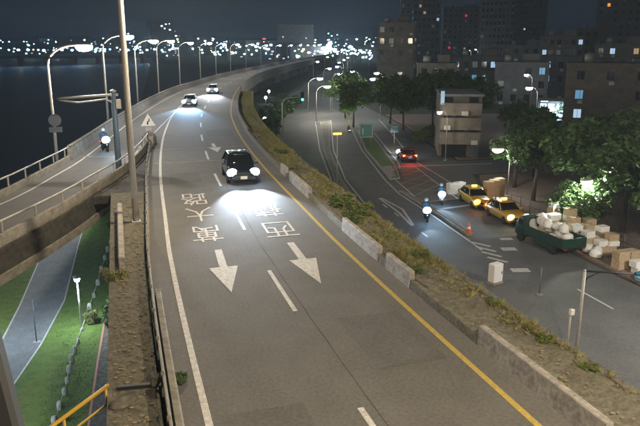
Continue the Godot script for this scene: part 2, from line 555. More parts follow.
func barriers():
	# right side barrier of the main road: panel by panel
	var t := thing("concrete_barrier", "low concrete barrier with whitewashed panels along the weedy strip", "barrier")
	var cuts := [14.0, 8.0, 3.0, -2.0, -6.0, -9.6, -14.7, -17.2, -19.3, -21.5, -22.3, -26.9, -29.6, -33.3, -38.4, -39.5, -41.3, -45.0, -49.0, -53.0, -57.0, -61.0, -65.0, -69.0, -73.0, -77.0, -81.0, -86.0, -91.0, -97.0, -103.0, -110.0, -118.0]
	var white := [-9.6, -19.3, -22.3, -33.3, -39.5]
	for i in cuts.size() - 1:
		var mb := MB.new()
		var w: bool = cuts[i] in white
		var h := 0.60 if w else (0.30 if cuts[i] < 0.0 and cuts[i] > -60.0 else 0.5)
		var o := 4.26 if w else 4.275
		sweep(mb, zs(cuts[i] - .02, cuts[i + 1] + .02), mx, [Vector2(o, DECK - .02), Vector2(o + .24, DECK - .02), Vector2(o + .21, DECK + h), Vector2(o + .05, DECK + h), Vector2(o + .03, DECK + h - .03)])
		part(t, "barrier_panel", mb.done(), M.white_concrete if w else M.dirt)
	var far := MB.new()
	sweep(far, zs(-118.04, -565), mx, [Vector2(4.28, DECK - .02), Vector2(4.54, DECK - .02), Vector2(4.5, DECK + 1.0), Vector2(4.32, DECK + 1.0)])
	part(t, "barrier_panel", far.done(), M.concrete)
	# left side kerb of the main road in blocks, with a steel rail behind it
	t = thing("roadside_kerb", "row of worn concrete kerb blocks beside the left white line", "kerb")
	var z := 10.0
	while z > -21.0:
		var mb := MB.new()
		sweep(mb, zs(z - .03, maxf(z - 2.2, -21.0) + .03), mx, [Vector2(-4.20, DECK - .02), Vector2(-3.98, DECK - .02), Vector2(-4.0, DECK + .28), Vector2(-4.04, DECK + .31), Vector2(-4.18, DECK + .31)])
		part(t, "kerb_block", mb.done(), M.concrete)
		z -= 2.2
	t = thing("guard_rail", "rusty brown guard rail on low posts between walkway and road", "guard rail")
	z = 9.5
	while z > -56.0:
		part(t, "post", MB.new().cbox(Vector3(mx(z, -4.32), DECK + .3, z), Vector3(.09, .66, .09), .01).done(), M.old_concrete)
		z -= 2.0
	var mb2 := MB.new()
	sweep(mb2, zs(10, -56), mx, [Vector2(-4.30, DECK + .30), Vector2(-4.25, DECK + .36), Vector2(-4.29, DECK + .42), Vector2(-4.25, DECK + .5), Vector2(-4.30, DECK + .58), Vector2(-4.33, DECK + .58), Vector2(-4.33, DECK + .30)])
	part(t, "rail", mb2.done(), M.concrete)
	# walkway ledge outside it
	var led := MB.new(true)
	var nz := FastNoiseLite.new(); nz.seed = 77; nz.frequency = 0.9; nz.fractal_octaves = 3
	var rows := []
	z = 12.0
	while z >= -38.0:
		var row := []
		for j in 8:
			var x := lerpf(-0.64, mx(z, -4.42), j / 7.0)
			row.append(Vector3(x, DECK + .03 + .05 * nz.get_noise_2d(x * 2.0, z), z))
		rows.append(row)
		z -= 0.35
	led.loft(rows, false, false)
	struct("walkway_ledge", led.done(), M.dirt)
	var edge := MB.new()
	edge.box(Vector3(-.7, DECK - .55, -13), Vector3(.12, 1.2, 50))
	edge.box(Vector3(-.05, DECK - .95, -13), Vector3(1.2, .5, 50))
	struct("walkway_edge", edge.done(), M.old_concrete)
	tag(part(self, "concrete_upstand", MB.new().cbox(Vector3(-.3, DECK + .28, -28.6), Vector3(.24, .5, 9.0), .04).done(), M.white_concrete), "pale narrow concrete upstand at the far end of the littered walkway", "kerb")
	# channel across the ledge with its box
	t = thing("drain_channel", "dark steel channel lying across the littered walkway", "drain", Vector3(0, DECK + .1, -14.9))
	part(t, "channel", MB.new().cbox(Vector3(-.04, .03, 0), Vector3(.98, .09, .12), .01, Basis(Vector3.UP, -.12)).done(), M.dark_steel)
	part(t, "junction_box", MB.new().cbox(Vector3(.42, .12, -.02), Vector3(.3, .24, .26), .02).done(), M.old_concrete)
	tag(part(self, "sand_bag", MB.new(true).lathe([Vector2(.03, 0), Vector2(.2, .01), Vector2(.24, .07), Vector2(.16, .14), Vector2(.03, .16)], 10, Vector3(-.4, DECK + .02, -14.3), Basis(Vector3.UP, .5), 1.5).done(), M.old_concrete), "grey sandbag on the walkway beside the dark channel", "sandbag")
	# ramp parapets
	t = thing("ramp_railing", "galvanised pipe railing on the outer edge of the slip ramp", "railing")
	railing(t, rl, -8, -50, .42, 1.0, 2.4, M.concrete, false)
	t = thing("ramp_parapet", "solid concrete parapet on the outer edge of the merging ramp", "parapet")
	z = -50.2
	while z > -226:
		var e := maxf(z - (4.0 if z > -120 else 20.0), -226.0)
		var mb := MB.new()
		sweep(mb, zs(z - .02, e + .02), rl, [Vector2(-.15, DECK - .02), Vector2(.15, DECK - .02), Vector2(.10, DECK + .95), Vector2(.13, DECK + 1.0), Vector2(.13, DECK + 1.06), Vector2(-.13, DECK + 1.06), Vector2(-.13, DECK + 1.0), Vector2(-.10, DECK + .95)])
		part(t, "parapet_panel", mb.done(), M.concrete)
		z = e
	var fp := MB.new()
	sweep(fp, zs(-226, -568), mx, [Vector2(-4.55, DECK - .02), Vector2(-4.25, DECK - .02), Vector2(-4.3, DECK + 1.05), Vector2(-4.5, DECK + 1.05)])
	part(t, "parapet_panel", fp.done(), M.concrete)
	t = thing("ramp_railing", "low parapet with pipe rail on the inner edge of the slip ramp", "railing")
	railing(t, rr, -8, -56, .5, 1.0, 2.6, M.concrete, false)
	t = thing("gore_nose", "rounded concrete nose where the slip ramp leaves the main road", "barrier", Vector3(2.35, DECK, -57.4))
	part(t, "block", MB.new(true).lathe([Vector2(.62, 0), Vector2(.6, .5), Vector2(.48, .85), Vector2(.2, .92)], 14, Vector3.ZERO).done(), M.concrete)
	part(t, "tail", MB.new().cbox(Vector3(-.15, .42, 1.3), Vector3(.8, .84, 2.0), .06).done(), M.concrete)
	t = thing("yellow_handrail", "yellow steel handrail of the stair beside the walkway", "handrail")
	part(t, "rail", MB.new(true).tube([Vector3(-.72, 5.6, -14.93), Vector3(-1.25, 5.6, -14.25), Vector3(-2.6, 5.6, -12.5)], .05, .05, 8).done(), M.yellow_steel)
	part(t, "rail", MB.new(true).tube([Vector3(-.72, 5.15, -14.93), Vector3(-2.6, 5.15, -12.5)], .03, .03, 8).done(), M.yellow_steel)
	for k in 3:
		var p := Vector3(-.78, 0, -14.85).lerp(Vector3(-2.5, 0, -12.63), k / 2.0)
		part(t, "post", MB.new(true).tube([Vector3(p.x, 4.45, p.z), Vector3(p.x, 5.6, p.z)], .035, .035, 8).done(), M.yellow_steel)
	t = thing("stair_landing", "dark steel landing below the yellow handrail", "landing", Vector3(0, 4.4, 0))
	part(t, "plate", MB.new().prism(PackedVector2Array([Vector2(-.77, -14.9), Vector2(-2.6, -12.5), Vector2(-2.6, -9), Vector2(-.77, -9)]), -.1, .04).done(), M.dark_steel)
	part(t, "bracket", MB.new().box(Vector3(-1.2, -.4, -11), Vector3(.15, .6, 2.5)).done(), M.dark_steel)
	# camera mast bracket at the lower left corner
	t = thing("mast_bracket", "black steel bracket arm at the lower left corner", "bracket")
	var c := Vector3(-.93, 11.5, -4.02)
	part(t, "arm", MB.new().cbox(c, Vector3(.34, 3.0, .2), .03, Basis(Vector3(0, 0, 1), .1)).done(), M.dark_steel)
	part(t, "bolt_plate", MB.new().cbox(c + Vector3(.03, -.9, .12), Vector3(.2, .2, .03), .01).done(), M.dark_steel)

# ---------------------------------------------------------------- road paint
const GLYPH := {
	"da": [[[.05, .62], [.95, .62]], [[.5, .97], [.5, .62], [.38, .3], [.06, .03]], [[.5, .62], [.62, .3], [.95, .03]]],
	"lu": [[[.06, .93], [.42, .93], [.42, .65], [.06, .65], [.06, .93]], [[.25, .65], [.25, .1]], [[.25, .4], [.45, .4]], [[.1, .47], [.1, .07]], [[.02, .05], [.47, .13]],
		[[.68, .99], [.5, .66]], [[.64, .84], [.9, .84], [.76, .6], [.5, .43]], [[.62, .72], [.78, .55], [.98, .43]], [[.58, .35], [.92, .35], [.92, .03], [.58, .03], [.58, .35]]],
	"wan": [[[.04, .88], [.96, .88]], [[.31, .99], [.31, .78]], [[.69, .99], [.69, .78]], [[.22, .74], [.78, .74], [.78, .47], [.22, .47], [.22, .74]], [[.22, .605], [.78, .605]], [[.5, .74], [.5, .18]],
		[[.1, .02], [.1, .36], [.9, .36], [.9, .04], [.78, .06]], [[.28, .15], [.64, .19]], [[.6, .28], [.72, .12]]],
	"xi": [[[.04, .93], [.96, .93]], [[.1, .68], [.9, .68], [.9, .04], [.1, .04], [.1, .68]], [[.38, .93], [.37, .5], [.24, .3]], [[.63, .93], [.63, .4], [.8, .37]]],
	"zang": [[[.04, .88], [.96, .88]], [[.32, .99], [.32, .79]], [[.68, .99], [.68, .79]], [[.16, .71], [.96, .71]], [[.16, .71], [.15, .3], [.05, .04]], [[.03, .48], [.16, .48]],
		[[.28, .58], [.62, .58]], [[.28, .58], [.28, .1], [.62, .1]], [[.28, .43], [.56, .43], [.56, .27], [.28, .27]], [[.69, .79], [.75, .4], [.96, .04], [.98, .2]], [[.92, .55], [.75, .25], [.55, .04]], [[.83, .81], [.91, .75]]],
}

func glyph(key: String, cx: float, z_near: float, z_far: float, w: float, skew: float) -> ArrayMesh:
	var mb := MB.new()
	var lift := 0
	var h := z_near - z_far
	for s in GLYPH[key]:
		for i in s.size() - 1:
			var p := []
			for q in [s[i], s[i + 1]]:
				var z: float = z_far + q[1] * h
				p.append(Vector2(cx - (q[0] - .5) * w + skew * (z_near - z), z))
			var d: Vector2 = (p[1] - p[0]).normalized()
			p[0] -= d * .05; p[1] += d * .05
			# strokes are painted wider across than along the lane
			line_quad(mb, p[0], p[1], lerpf(.105, .15, absf(d.x)), DECK + .006 + lift * .0004)
			lift += 1
	return mb.done()

func arrow(cx: float, z_tail: float, z_tip: float, skew: float) -> ArrayMesh:
	var mb := MB.new()
	var zb := lerpf(z_tail, z_tip, .45)
	var y := DECK + .006
	var ox := func(z): return cx + skew * (z_tip - z)
	mb.quad(Vector3(ox.call(z_tail) - .15, y, z_tail), Vector3(ox.call(z_tail) + .15, y, z_tail), Vector3(ox.call(zb) + .15, y, zb), Vector3(ox.call(zb) - .15, y, zb))
	mb.tri(Vector3(ox.call(zb) - .55, y, zb), Vector3(ox.call(zb) + .55, y, zb), Vector3(cx, y, z_tip))
	return mb.done()

func markings():
	var road: Node = get_node("elevated_road")
	var mb := MB.new()
	sheet(mb, zs(12, -100), func(z): return mx(z, -3.53), func(z): return mx(z, -3.36), DECK + .006)
	part(road, "edge_line", mb.done(), M.paint)
	mb = MB.new()
	sheet(mb, zs(12, -560), func(z): return mx(z, 3.42), func(z): return mx(z, 3.59), DECK + .006)
	part(road, "yellow_edge_line", mb.done(), M.yellow_paint)
	var near := [-8.6, -18.5, -28.2, -38.0, -47.6, -57.4]
	for k in 30:
		var z: float = near[k] if k < near.size() else -57.4 - (k - 5) * 10.0
		mb = MB.new()
		sheet(mb, [z, z - 2.0, z - 4.0], func(q): return mx(q, -.075), func(q): return mx(q, .075), DECK + .006)
		part(road, "lane_dash", mb.done(), M.paint)
	var jobs := [["wan", 3.3, -26.9, -29.4, 1.32], ["da", 3.42, -30.3, -33.0, 1.32], ["lu", 3.52, -33.7, -36.4, 1.32],
		["xi", 6.56, -26.6, -29.1, 1.5], ["zang", 6.8, -30.3, -32.7, 1.42], ["lu", 6.92, -33.5, -36.2, 1.5]]
	for j in jobs:
		part(road, "painted_character", glyph(j[0], j[1], j[2], j[3], j[4], .05), M.paint)
	part(road, "painted_arrow", arrow(3.22, -25.6, -20.7, .055), M.paint)
	part(road, "painted_arrow", arrow(6.38, -25.7, -20.6, .04), M.paint)
	part(road, "painted_arrow", arrow(7.2, -55.5, -50.8, .06), M.paint)
	for q in [[.32, 10.0, -60.0]]:
		mb = MB.new()
		var pts := []
		var z: float = q[1]
		while z > q[2]:
			pts.append(Vector2(mx(z, q[0] + rng.randf_range(-.012, .012)), z))
			z -= .8
		for i in pts.size() - 1: line_quad(mb, pts[i], pts[i + 1], rng.randf_range(.014, .026), DECK + .004)
		part(road, "tar_seam", mb.done(), M.tar)
	for q in [[1.1, 3.1, -14.2, -17.6], [-2.9, -1.0, -39.5, -43.0], [.5, 3.0, -60.0, -65.0], [-3.1, -1.2, -10.0, -13.2]]:
		mb = MB.new()
		sheet(mb, [q[2], (q[2] + q[3]) * .5, q[3]], func(z2): return mx(z2, q[0]), func(z2): return mx(z2, q[1]), DECK + .003)
		part(road, "asphalt_patch", mb.done(), M.patch)
	# gore lines at the diverge
	mb = MB.new()
	sheet(mb, zs(-58.5, -80), func(z): return lerpf(rr(-57.0, -.5), mx(-80.0, -3.6), clampf((-57.0 - z) / 23.0, 0, 1)), func(z): return lerpf(rr(-57.0, -.36), mx(-80.0, -3.5), clampf((-57.0 - z) / 23.0, 0, 1)), DECK + .009)
	part(road, "gore_line", mb.done(), M.paint)

# ---------------------------------------------------------------- riverside park
func park():
	var mb := MB.new()
	mb.quad(Vector3(-70, PARK, 20), Vector3(-70, PARK, -96), Vector3(8, PARK, -96), Vector3(.5, PARK, 20))
	struct("lawn", mb.done(), M.lawn)
	var l := [Vector2(-10.2, -30), Vector2(-9.0, -45.7), Vector2(-8.6, -53), Vector2(-8.2, -69), Vector2(-7.7, -78), Vector2(-6.4, -88), Vector2(-3.6, -96)]
	var r := [Vector2(-8.9, -30), Vector2(-6.3, -44.9), Vector2(-5.3, -53), Vector2(-5.0, -68), Vector2(-4.7, -77), Vector2(-3.9, -84), Vector2(-1.0, -95)]
	r[0] = Vector2(-8.0, -36.0); l[0] = Vector2(-10.2, -36.0)
	l.push_front(Vector2(-12.0, -27.0)); r.push_front(Vector2(-9.6, -27.0))
	mb = MB.new()
	for i in l.size() - 1:
		mb.quad(Vector3(l[i].x, PARK + .02, l[i].y), Vector3(l[i + 1].x, PARK + .02, l[i + 1].y), Vector3(r[i + 1].x, PARK + .02, r[i + 1].y), Vector3(r[i].x, PARK + .02, r[i].y))
	var path := struct("cycle_path", mb.done(), M.path)
	part(path, "edge_line", poly_line(l, .12, PARK + .028), M.paint)
	part(path, "edge_line", poly_line(r, .12, PARK + .028), M.paint)
	# path lamp
	var t := thing("park_lamp", "small white lamp post lighting the cycle path", "lamp", Vector3(-3.7, PARK, -46.6))
	part(t, "pole", MB.new(true).tube([Vector3.ZERO, Vector3(0, 2, 0), Vector3(0, 3.9, 0)], .07, .05, 10).done(), M.white_plastic)
	part(t, "base", MB.new(true).lathe([Vector2(.18, 0), Vector2(.17, .12), Vector2(.08, .2)], 12).done(), M.galv)
	part(t, "lamp_head", MB.new(true).lathe([Vector2(.05, 4.15), Vector2(.3, 4.12), Vector2(.3, 4.08), Vector2(.1, 3.9)], 14).done(), M.galv)
	part(t, "lamp_globe", MB.new(true).lathe([Vector2(.02, 3.72), Vector2(.14, 3.76), Vector2(.2, 3.88), Vector2(.18, 4.0), Vector2(.1, 4.07)], 14).done(), M.lamp_white)
	var o := OmniLight3D.new()
	o.name = "lamp_light"; t.add_child(o); o.position = Vector3(0, 3.9, 0)
	o.light_energy = 85.0; o.light_color = Color(.86, .94, 1.0); o.light_size = .15; o.omni_range = 60; o.omni_attenuation = 2; o.shadow_enabled = true
	for q in [[-9.4, -31.5, "nearer park lamp left of the cycle path, past the picture's edge"], [-11.6, -45.0, "park lamp on the left side of the cycle path, past the picture's edge"], [-9.9, -74.0, "park lamp beside the cycle path behind the slip ramp"]]:
		copy(t, "park_lamp", q[2], Vector3(q[0], PARK, q[1]))
	# slim unlit post by the path
	t = thing("path_post", "thin grey post with a small plate beside the cycle path", "post", Vector3(-6.6, PARK, -45.4))
	part(t, "pole", MB.new(true).tube([Vector3.ZERO, Vector3(0, 3.2, 0)], .045, .04, 8).done(), M.grey_steel)
	part(t, "foot_plate", MB.new().cbox(Vector3(0, .03, 0), Vector3(.5, .06, .35), .02).done(), M.galv)
	# white stones along the lawn edge
	var spots := [[-1.25, -74.3], [-1.55, -71], [-1.8, -68], [-2.05, -65.4], [-2.3, -62.8], [-2.55, -59.5], [-2.79, -55.9], [-3.05, -53], [-3.3, -50.5], [-3.85, -44.4], [-4.0, -43.0], [-4.12, -41.6], [-4.17, -40.2], [-4.2, -38.8], [-4.26, -37.4], [-4.4, -35.8], [-4.55, -34.2]]
	for i in spots.size():
		var b := MB.new(true)
		var s := rng.randf_range(.85, 1.2)
		b.lathe([Vector2(.16, -.05), Vector2(.16, .25), Vector2(.13, .42), Vector2(.04, .47)], 8, Vector3.ZERO, Basis(Vector3.UP, rng.randf() * 3).scaled(Vector3(s, s, s)))
		tag(part(self, "kerb_stone", b.done(), M.stone_white, Vector3(spots[i][0], PARK, spots[i][1])), "short pale bollard, %s from the far end of the row on the lawn" % nth(i), "bollard", "pale bollards along the lawn")
	t = thing("link_fence", "pale low wire linking the bollards on the lawn", "fence")
	for i in spots.size() - 1:
		var a := Vector3(spots[i][0], PARK + .36, spots[i][1]); var b2 := Vector3(spots[i + 1][0], PARK + .36, spots[i + 1][1])
		part(t, "wire", MB.new(true).tube([a, (a + b2) * .5 + Vector3(0, -.1, 0), b2], .025, .025, 6).done(), M.stone_white)
	mb = MB.new()
	mb.prism(PackedVector2Array([Vector2(-1.2, -30), Vector2(-2.9, -30), Vector2(-2.5, -40), Vector2(-2.1, -46), Vector2(-1.8, -52), Vector2(-1.0, -58), Vector2(-.4, -58)]), PARK, PARK + .06)
	struct("service_path", mb.done(), M.old_concrete)
	tag(part(self, "kerb_edging", poly_line([Vector2(-2.95, -30), Vector2(-2.62, -38), Vector2(-2.5, -41), Vector2(-2.22, -46.2), Vector2(-1.94, -52)], .13, PARK + .075), M.pink_paint), "thin salmon painted line along the service path below the wall", "kerb line")

# ---------------------------------------------------------------- streets on the right
func kerb_island(n: String, label: String, poly: PackedVector2Array, h: float, kerb_mat: Material, top_mat: Material, cat := "traffic island") -> Node3D:
	var t := thing(n, label, cat)
	part(t, "kerb", MB.new().prism(poly, -.02, h).done(), kerb_mat)
	var inner := Geometry2D.offset_polygon(poly, -.22)
	if inner.size() > 0:
		part(t, "top", MB.new().prism(inner[0], h - .02, h + .03).done(), top_mat)
	return t

func streets():
	# carriageways as one paved sheet with the painted marks as its parts
	var mb := MB.new()
	mb.prism(PackedVector2Array([Vector2(11.6, 14), Vector2(11.9, -30), Vector2(13.0, -55), Vector2(17.5, -82), Vector2(24.5, -112), Vector2(34, -149), Vector2(54, -198), Vector2(80, -270), Vector2(140, -420), Vector2(152, -416), Vector2(92, -262), Vector2(66, -190), Vector2(56, -152), Vector2(50, -120), Vector2(46, -100), Vector2(40.5, -79), Vector2(38.5, -69), Vector2(60, -66.5), Vector2(60, -60.5), Vector2(36, -61), Vector2(31, -50), Vector2(28.6, -42), Vector2(28.0, -30), Vector2(27.2, 14)]), 0, 0.0)
	var st := struct("street", mb.done(), M.street)
	var y := .006
	var w: Material = M.paint
	part(st, "edge_line", poly_line([Vector2(36.4, -100.4), Vector2(30.5, -80.2), Vector2(25.8, -61), Vector2(24.55, -54.5), Vector2(23.9, -46.2), Vector2(23.2, -39.4), Vector2(22.9, -37)], .15, y), w)
	part(st, "edge_line", poly_line([Vector2(33.9, -113), Vector2(25.2, -82), Vector2(19.9, -60.2), Vector2(18.5, -54.7), Vector2(17.4, -48)], .15, y), w)
	part(st, "edge_line", poly_line([Vector2(37.6, -115.4), Vector2(26.9, -81.4), Vector2(21.9, -62.2), Vector2(20.0, -51.4), Vector2(18.6, -44)], .15, y), w)
	part(st, "gore_line", poly_line([Vector2(22.1, -53.5), Vector2(21.7, -48.3), Vector2(21.0, -44.2)], .2, y + .004), w)
	part(st, "gore_line", poly_line([Vector2(22.3, -53.5), Vector2(22.4, -49.0), Vector2(21.15, -44.2)], .2, y + .008), w)
	part(st, "edge_line", poly_line([Vector2(46, -112), Vector2(40.4, -92.8), Vector2(33.7, -71.2)], .2, y), w)
	part(st, "edge_line", poly_line([Vector2(38.5, -96), Vector2(31.4, -70.4), Vector2(29.9, -66.5)], .15, y), w)
	part(st, "edge_line", poly_line([Vector2(33.4, -69.5), Vector2(32.3, -62), Vector2(30.6, -52)], .15, y), w)
	part(st, "stop_line", stripe(Vector2(25.7, -48.2), Vector2(29.0, -48.8), .45, y), w)
	part(st, "stop_line", stripe(Vector2(29.7, -67.6), Vector2(41.5, -66.2), .3, y + .003), w)
	# hatched box
	var a := Vector2(27.9, -66.4); var b := Vector2(31.9, -66.6); var c := Vector2(28.8, -51.2); var d := Vector2(25.0, -50.8)
	for q in [[a, b], [b, c], [c, d], [d, a]]: part(st, "box_line", stripe(q[0], q[1], .13, y + .012), w)
	for k in 5:
		var u := (k + 1) / 6.0
		part(st, "box_hatch", stripe(a.lerp(d, u), b.lerp(c, clampf(u - .22, 0, 1)), .09, y + .004), M.yellow_paint)
		part(st, "box_hatch", stripe(a.lerp(d, clampf(u - .22, 0, 1)), b.lerp(c, u), .09, y + .008), M.yellow_paint)
	# crossing bars and chevrons at the wedge tip
	for q in [[25.5, -38.95, 26.4, -38.75, .5], [24.3, -36.85, 25.3, -36.6, .7], [22.5, -32.9, 23.6, -32.6, .7]]:
		part(st, "crossing_bar", stripe(Vector2(q[0], q[1]), Vector2(q[2], q[3]), q[4], y), w)
	for k in 4:
		part(st, "chevron", stripe(Vector2(23.2 - k * .25, -38.9 + k * 1.1), Vector2(23.9 - k * .25, -37.6 + k * 1.1), .28, y), w)
	for k in 4:
		part(st, "lane_dash", stripe(Vector2(20.8 + k * .2, -41.0 - k * 3.0), Vector2(20.9 + k * .2, -42.2 - k * 3.0), .15, y), w)
	for k in 6:
		part(st, "lane_dash", stripe(Vector2(24.3 - k * .12, -29.0 + k * 6.0), Vector2(24.2 - k * .12, -26.0 + k * 6.0), .12, y), w)
	# islands
	kerb_island("lane_divider", "long narrow kerbed divider between the two lanes below the weedy strip", PackedVector2Array([Vector2(34.4, -112), Vector2(25.6, -81.8), Vector2(20.3, -61), Vector2(18.9, -53.5), Vector2(19.7, -53.5), Vector2(21.5, -62), Vector2(26.5, -81.6), Vector2(37.0, -114)]), .15, M.white_concrete, M.concrete)
	var g := kerb_island("grass_island", "green grass island between the two streets in front of the green sign", PackedVector2Array([Vector2(37.2, -100.2), Vector2(38.2, -97), Vector2(30.0, -68.0), Vector2(27.5, -61.0), Vector2(26.3, -60.8), Vector2(30.9, -80.2)]), .16, M.white_concrete, M.lawn)
	part(g, "paved_tip", MB.new().prism(PackedVector2Array([Vector2(26.6, -61.5), Vector2(27.3, -61.6), Vector2(29.3, -67.5), Vector2(27.7, -67.2)]), .1, .2).done(), M.white_concrete)
	kerb_island("wedge_island", "dark wedge shaped traffic island between the two bright scooters", PackedVector2Array([Vector2(24.9, -55.5), Vector2(24.3, -46.2), Vector2(23.7, -40.4), Vector2(24.1, -40.3), Vector2(25.3, -46.2), Vector2(25.2, -55.5)]), .14, M.concrete, M.dirt)
	# pavement on the far side
	mb = MB.new()
	mb.prism(PackedVector2Array([Vector2(28.2, 14), Vector2(28.3, -30), Vector2(28.9, -42), Vector2(31.3, -50), Vector2(36.2, -60), Vector2(60, -60), Vector2(60, 14)]), -.1, .13)
	struct("pavement", mb.done(), M.pavement)
	mb = MB.new()
	mb.prism(PackedVector2Array([Vector2(39, -69.5), Vector2(41, -79), Vector2(46.5, -100), Vector2(51, -121), Vector2(75, -115), Vector2(64, -67)]), -.1, .12)
	struct("side_pavement", mb.done(), M.pavement)

# ---------------------------------------------------------------- street lighting
func street_lamp(label: String, at: Vector3, turn: float, h: float, reach: float, mat_key: String, energy: float, col: Color, group := "", r := .1) -> Node3D:
	# the arm reaches along local +X
	var t := thing("street_lamp", label, "street lamp", at, turn, group)
	var pts := [Vector3.ZERO, Vector3(0, h * .5, 0), Vector3(0, h - 1.3, 0)]
	for k in 6:
		var u := (k + 1) / 6.0
		pts.append(Vector3(reach * (1.0 - cos(u * PI * .5)) * .9, h - 1.3 + 1.35 * sin(u * PI * .5), 0))
	pts.append(Vector3(reach, h + .08, 0))
	part(t, "pole", MB.new(true).tube(pts, r, r * .5, 10).done(), M.galv)
	part(t, "base_plate", MB.new().cbox(Vector3(0, .06, 0), Vector3(.42, .12, .42), .02).done(), M.galv)
	part(t, "lamp_head", MB.new(true).lathe([Vector2(.03, .12), Vector2(.16, .1), Vector2(.2, .03), Vector2(.19, 0)], 14, Vector3(reach + .35, h + .03, 0), Basis.IDENTITY, 2.6).done(), M.galv)
	var lens := MB.new(true)
	lens.lathe([Vector2(.21, .0), Vector2(.24, -.12), Vector2(.2, -.28), Vector2(.1, -.38), Vector2(.02, -.4)], 14, Vector3(reach + .35, h + .03, 0), Basis.IDENTITY, 2.4)
	part(t, "lamp_lens", lens.done(), M[mat_key])
	var bulb := OmniLight3D.new()
	bulb.name = "lamp_light"
	t.add_child(bulb)
	bulb.position = Vector3(reach + .35, h - .55, 0)
	bulb.light_energy = energy; bulb.light_color = col; bulb.light_size = .2
	bulb.omni_range = 120.0; bulb.omni_attenuation = 2.0; bulb.shadow_enabled = true
	return t

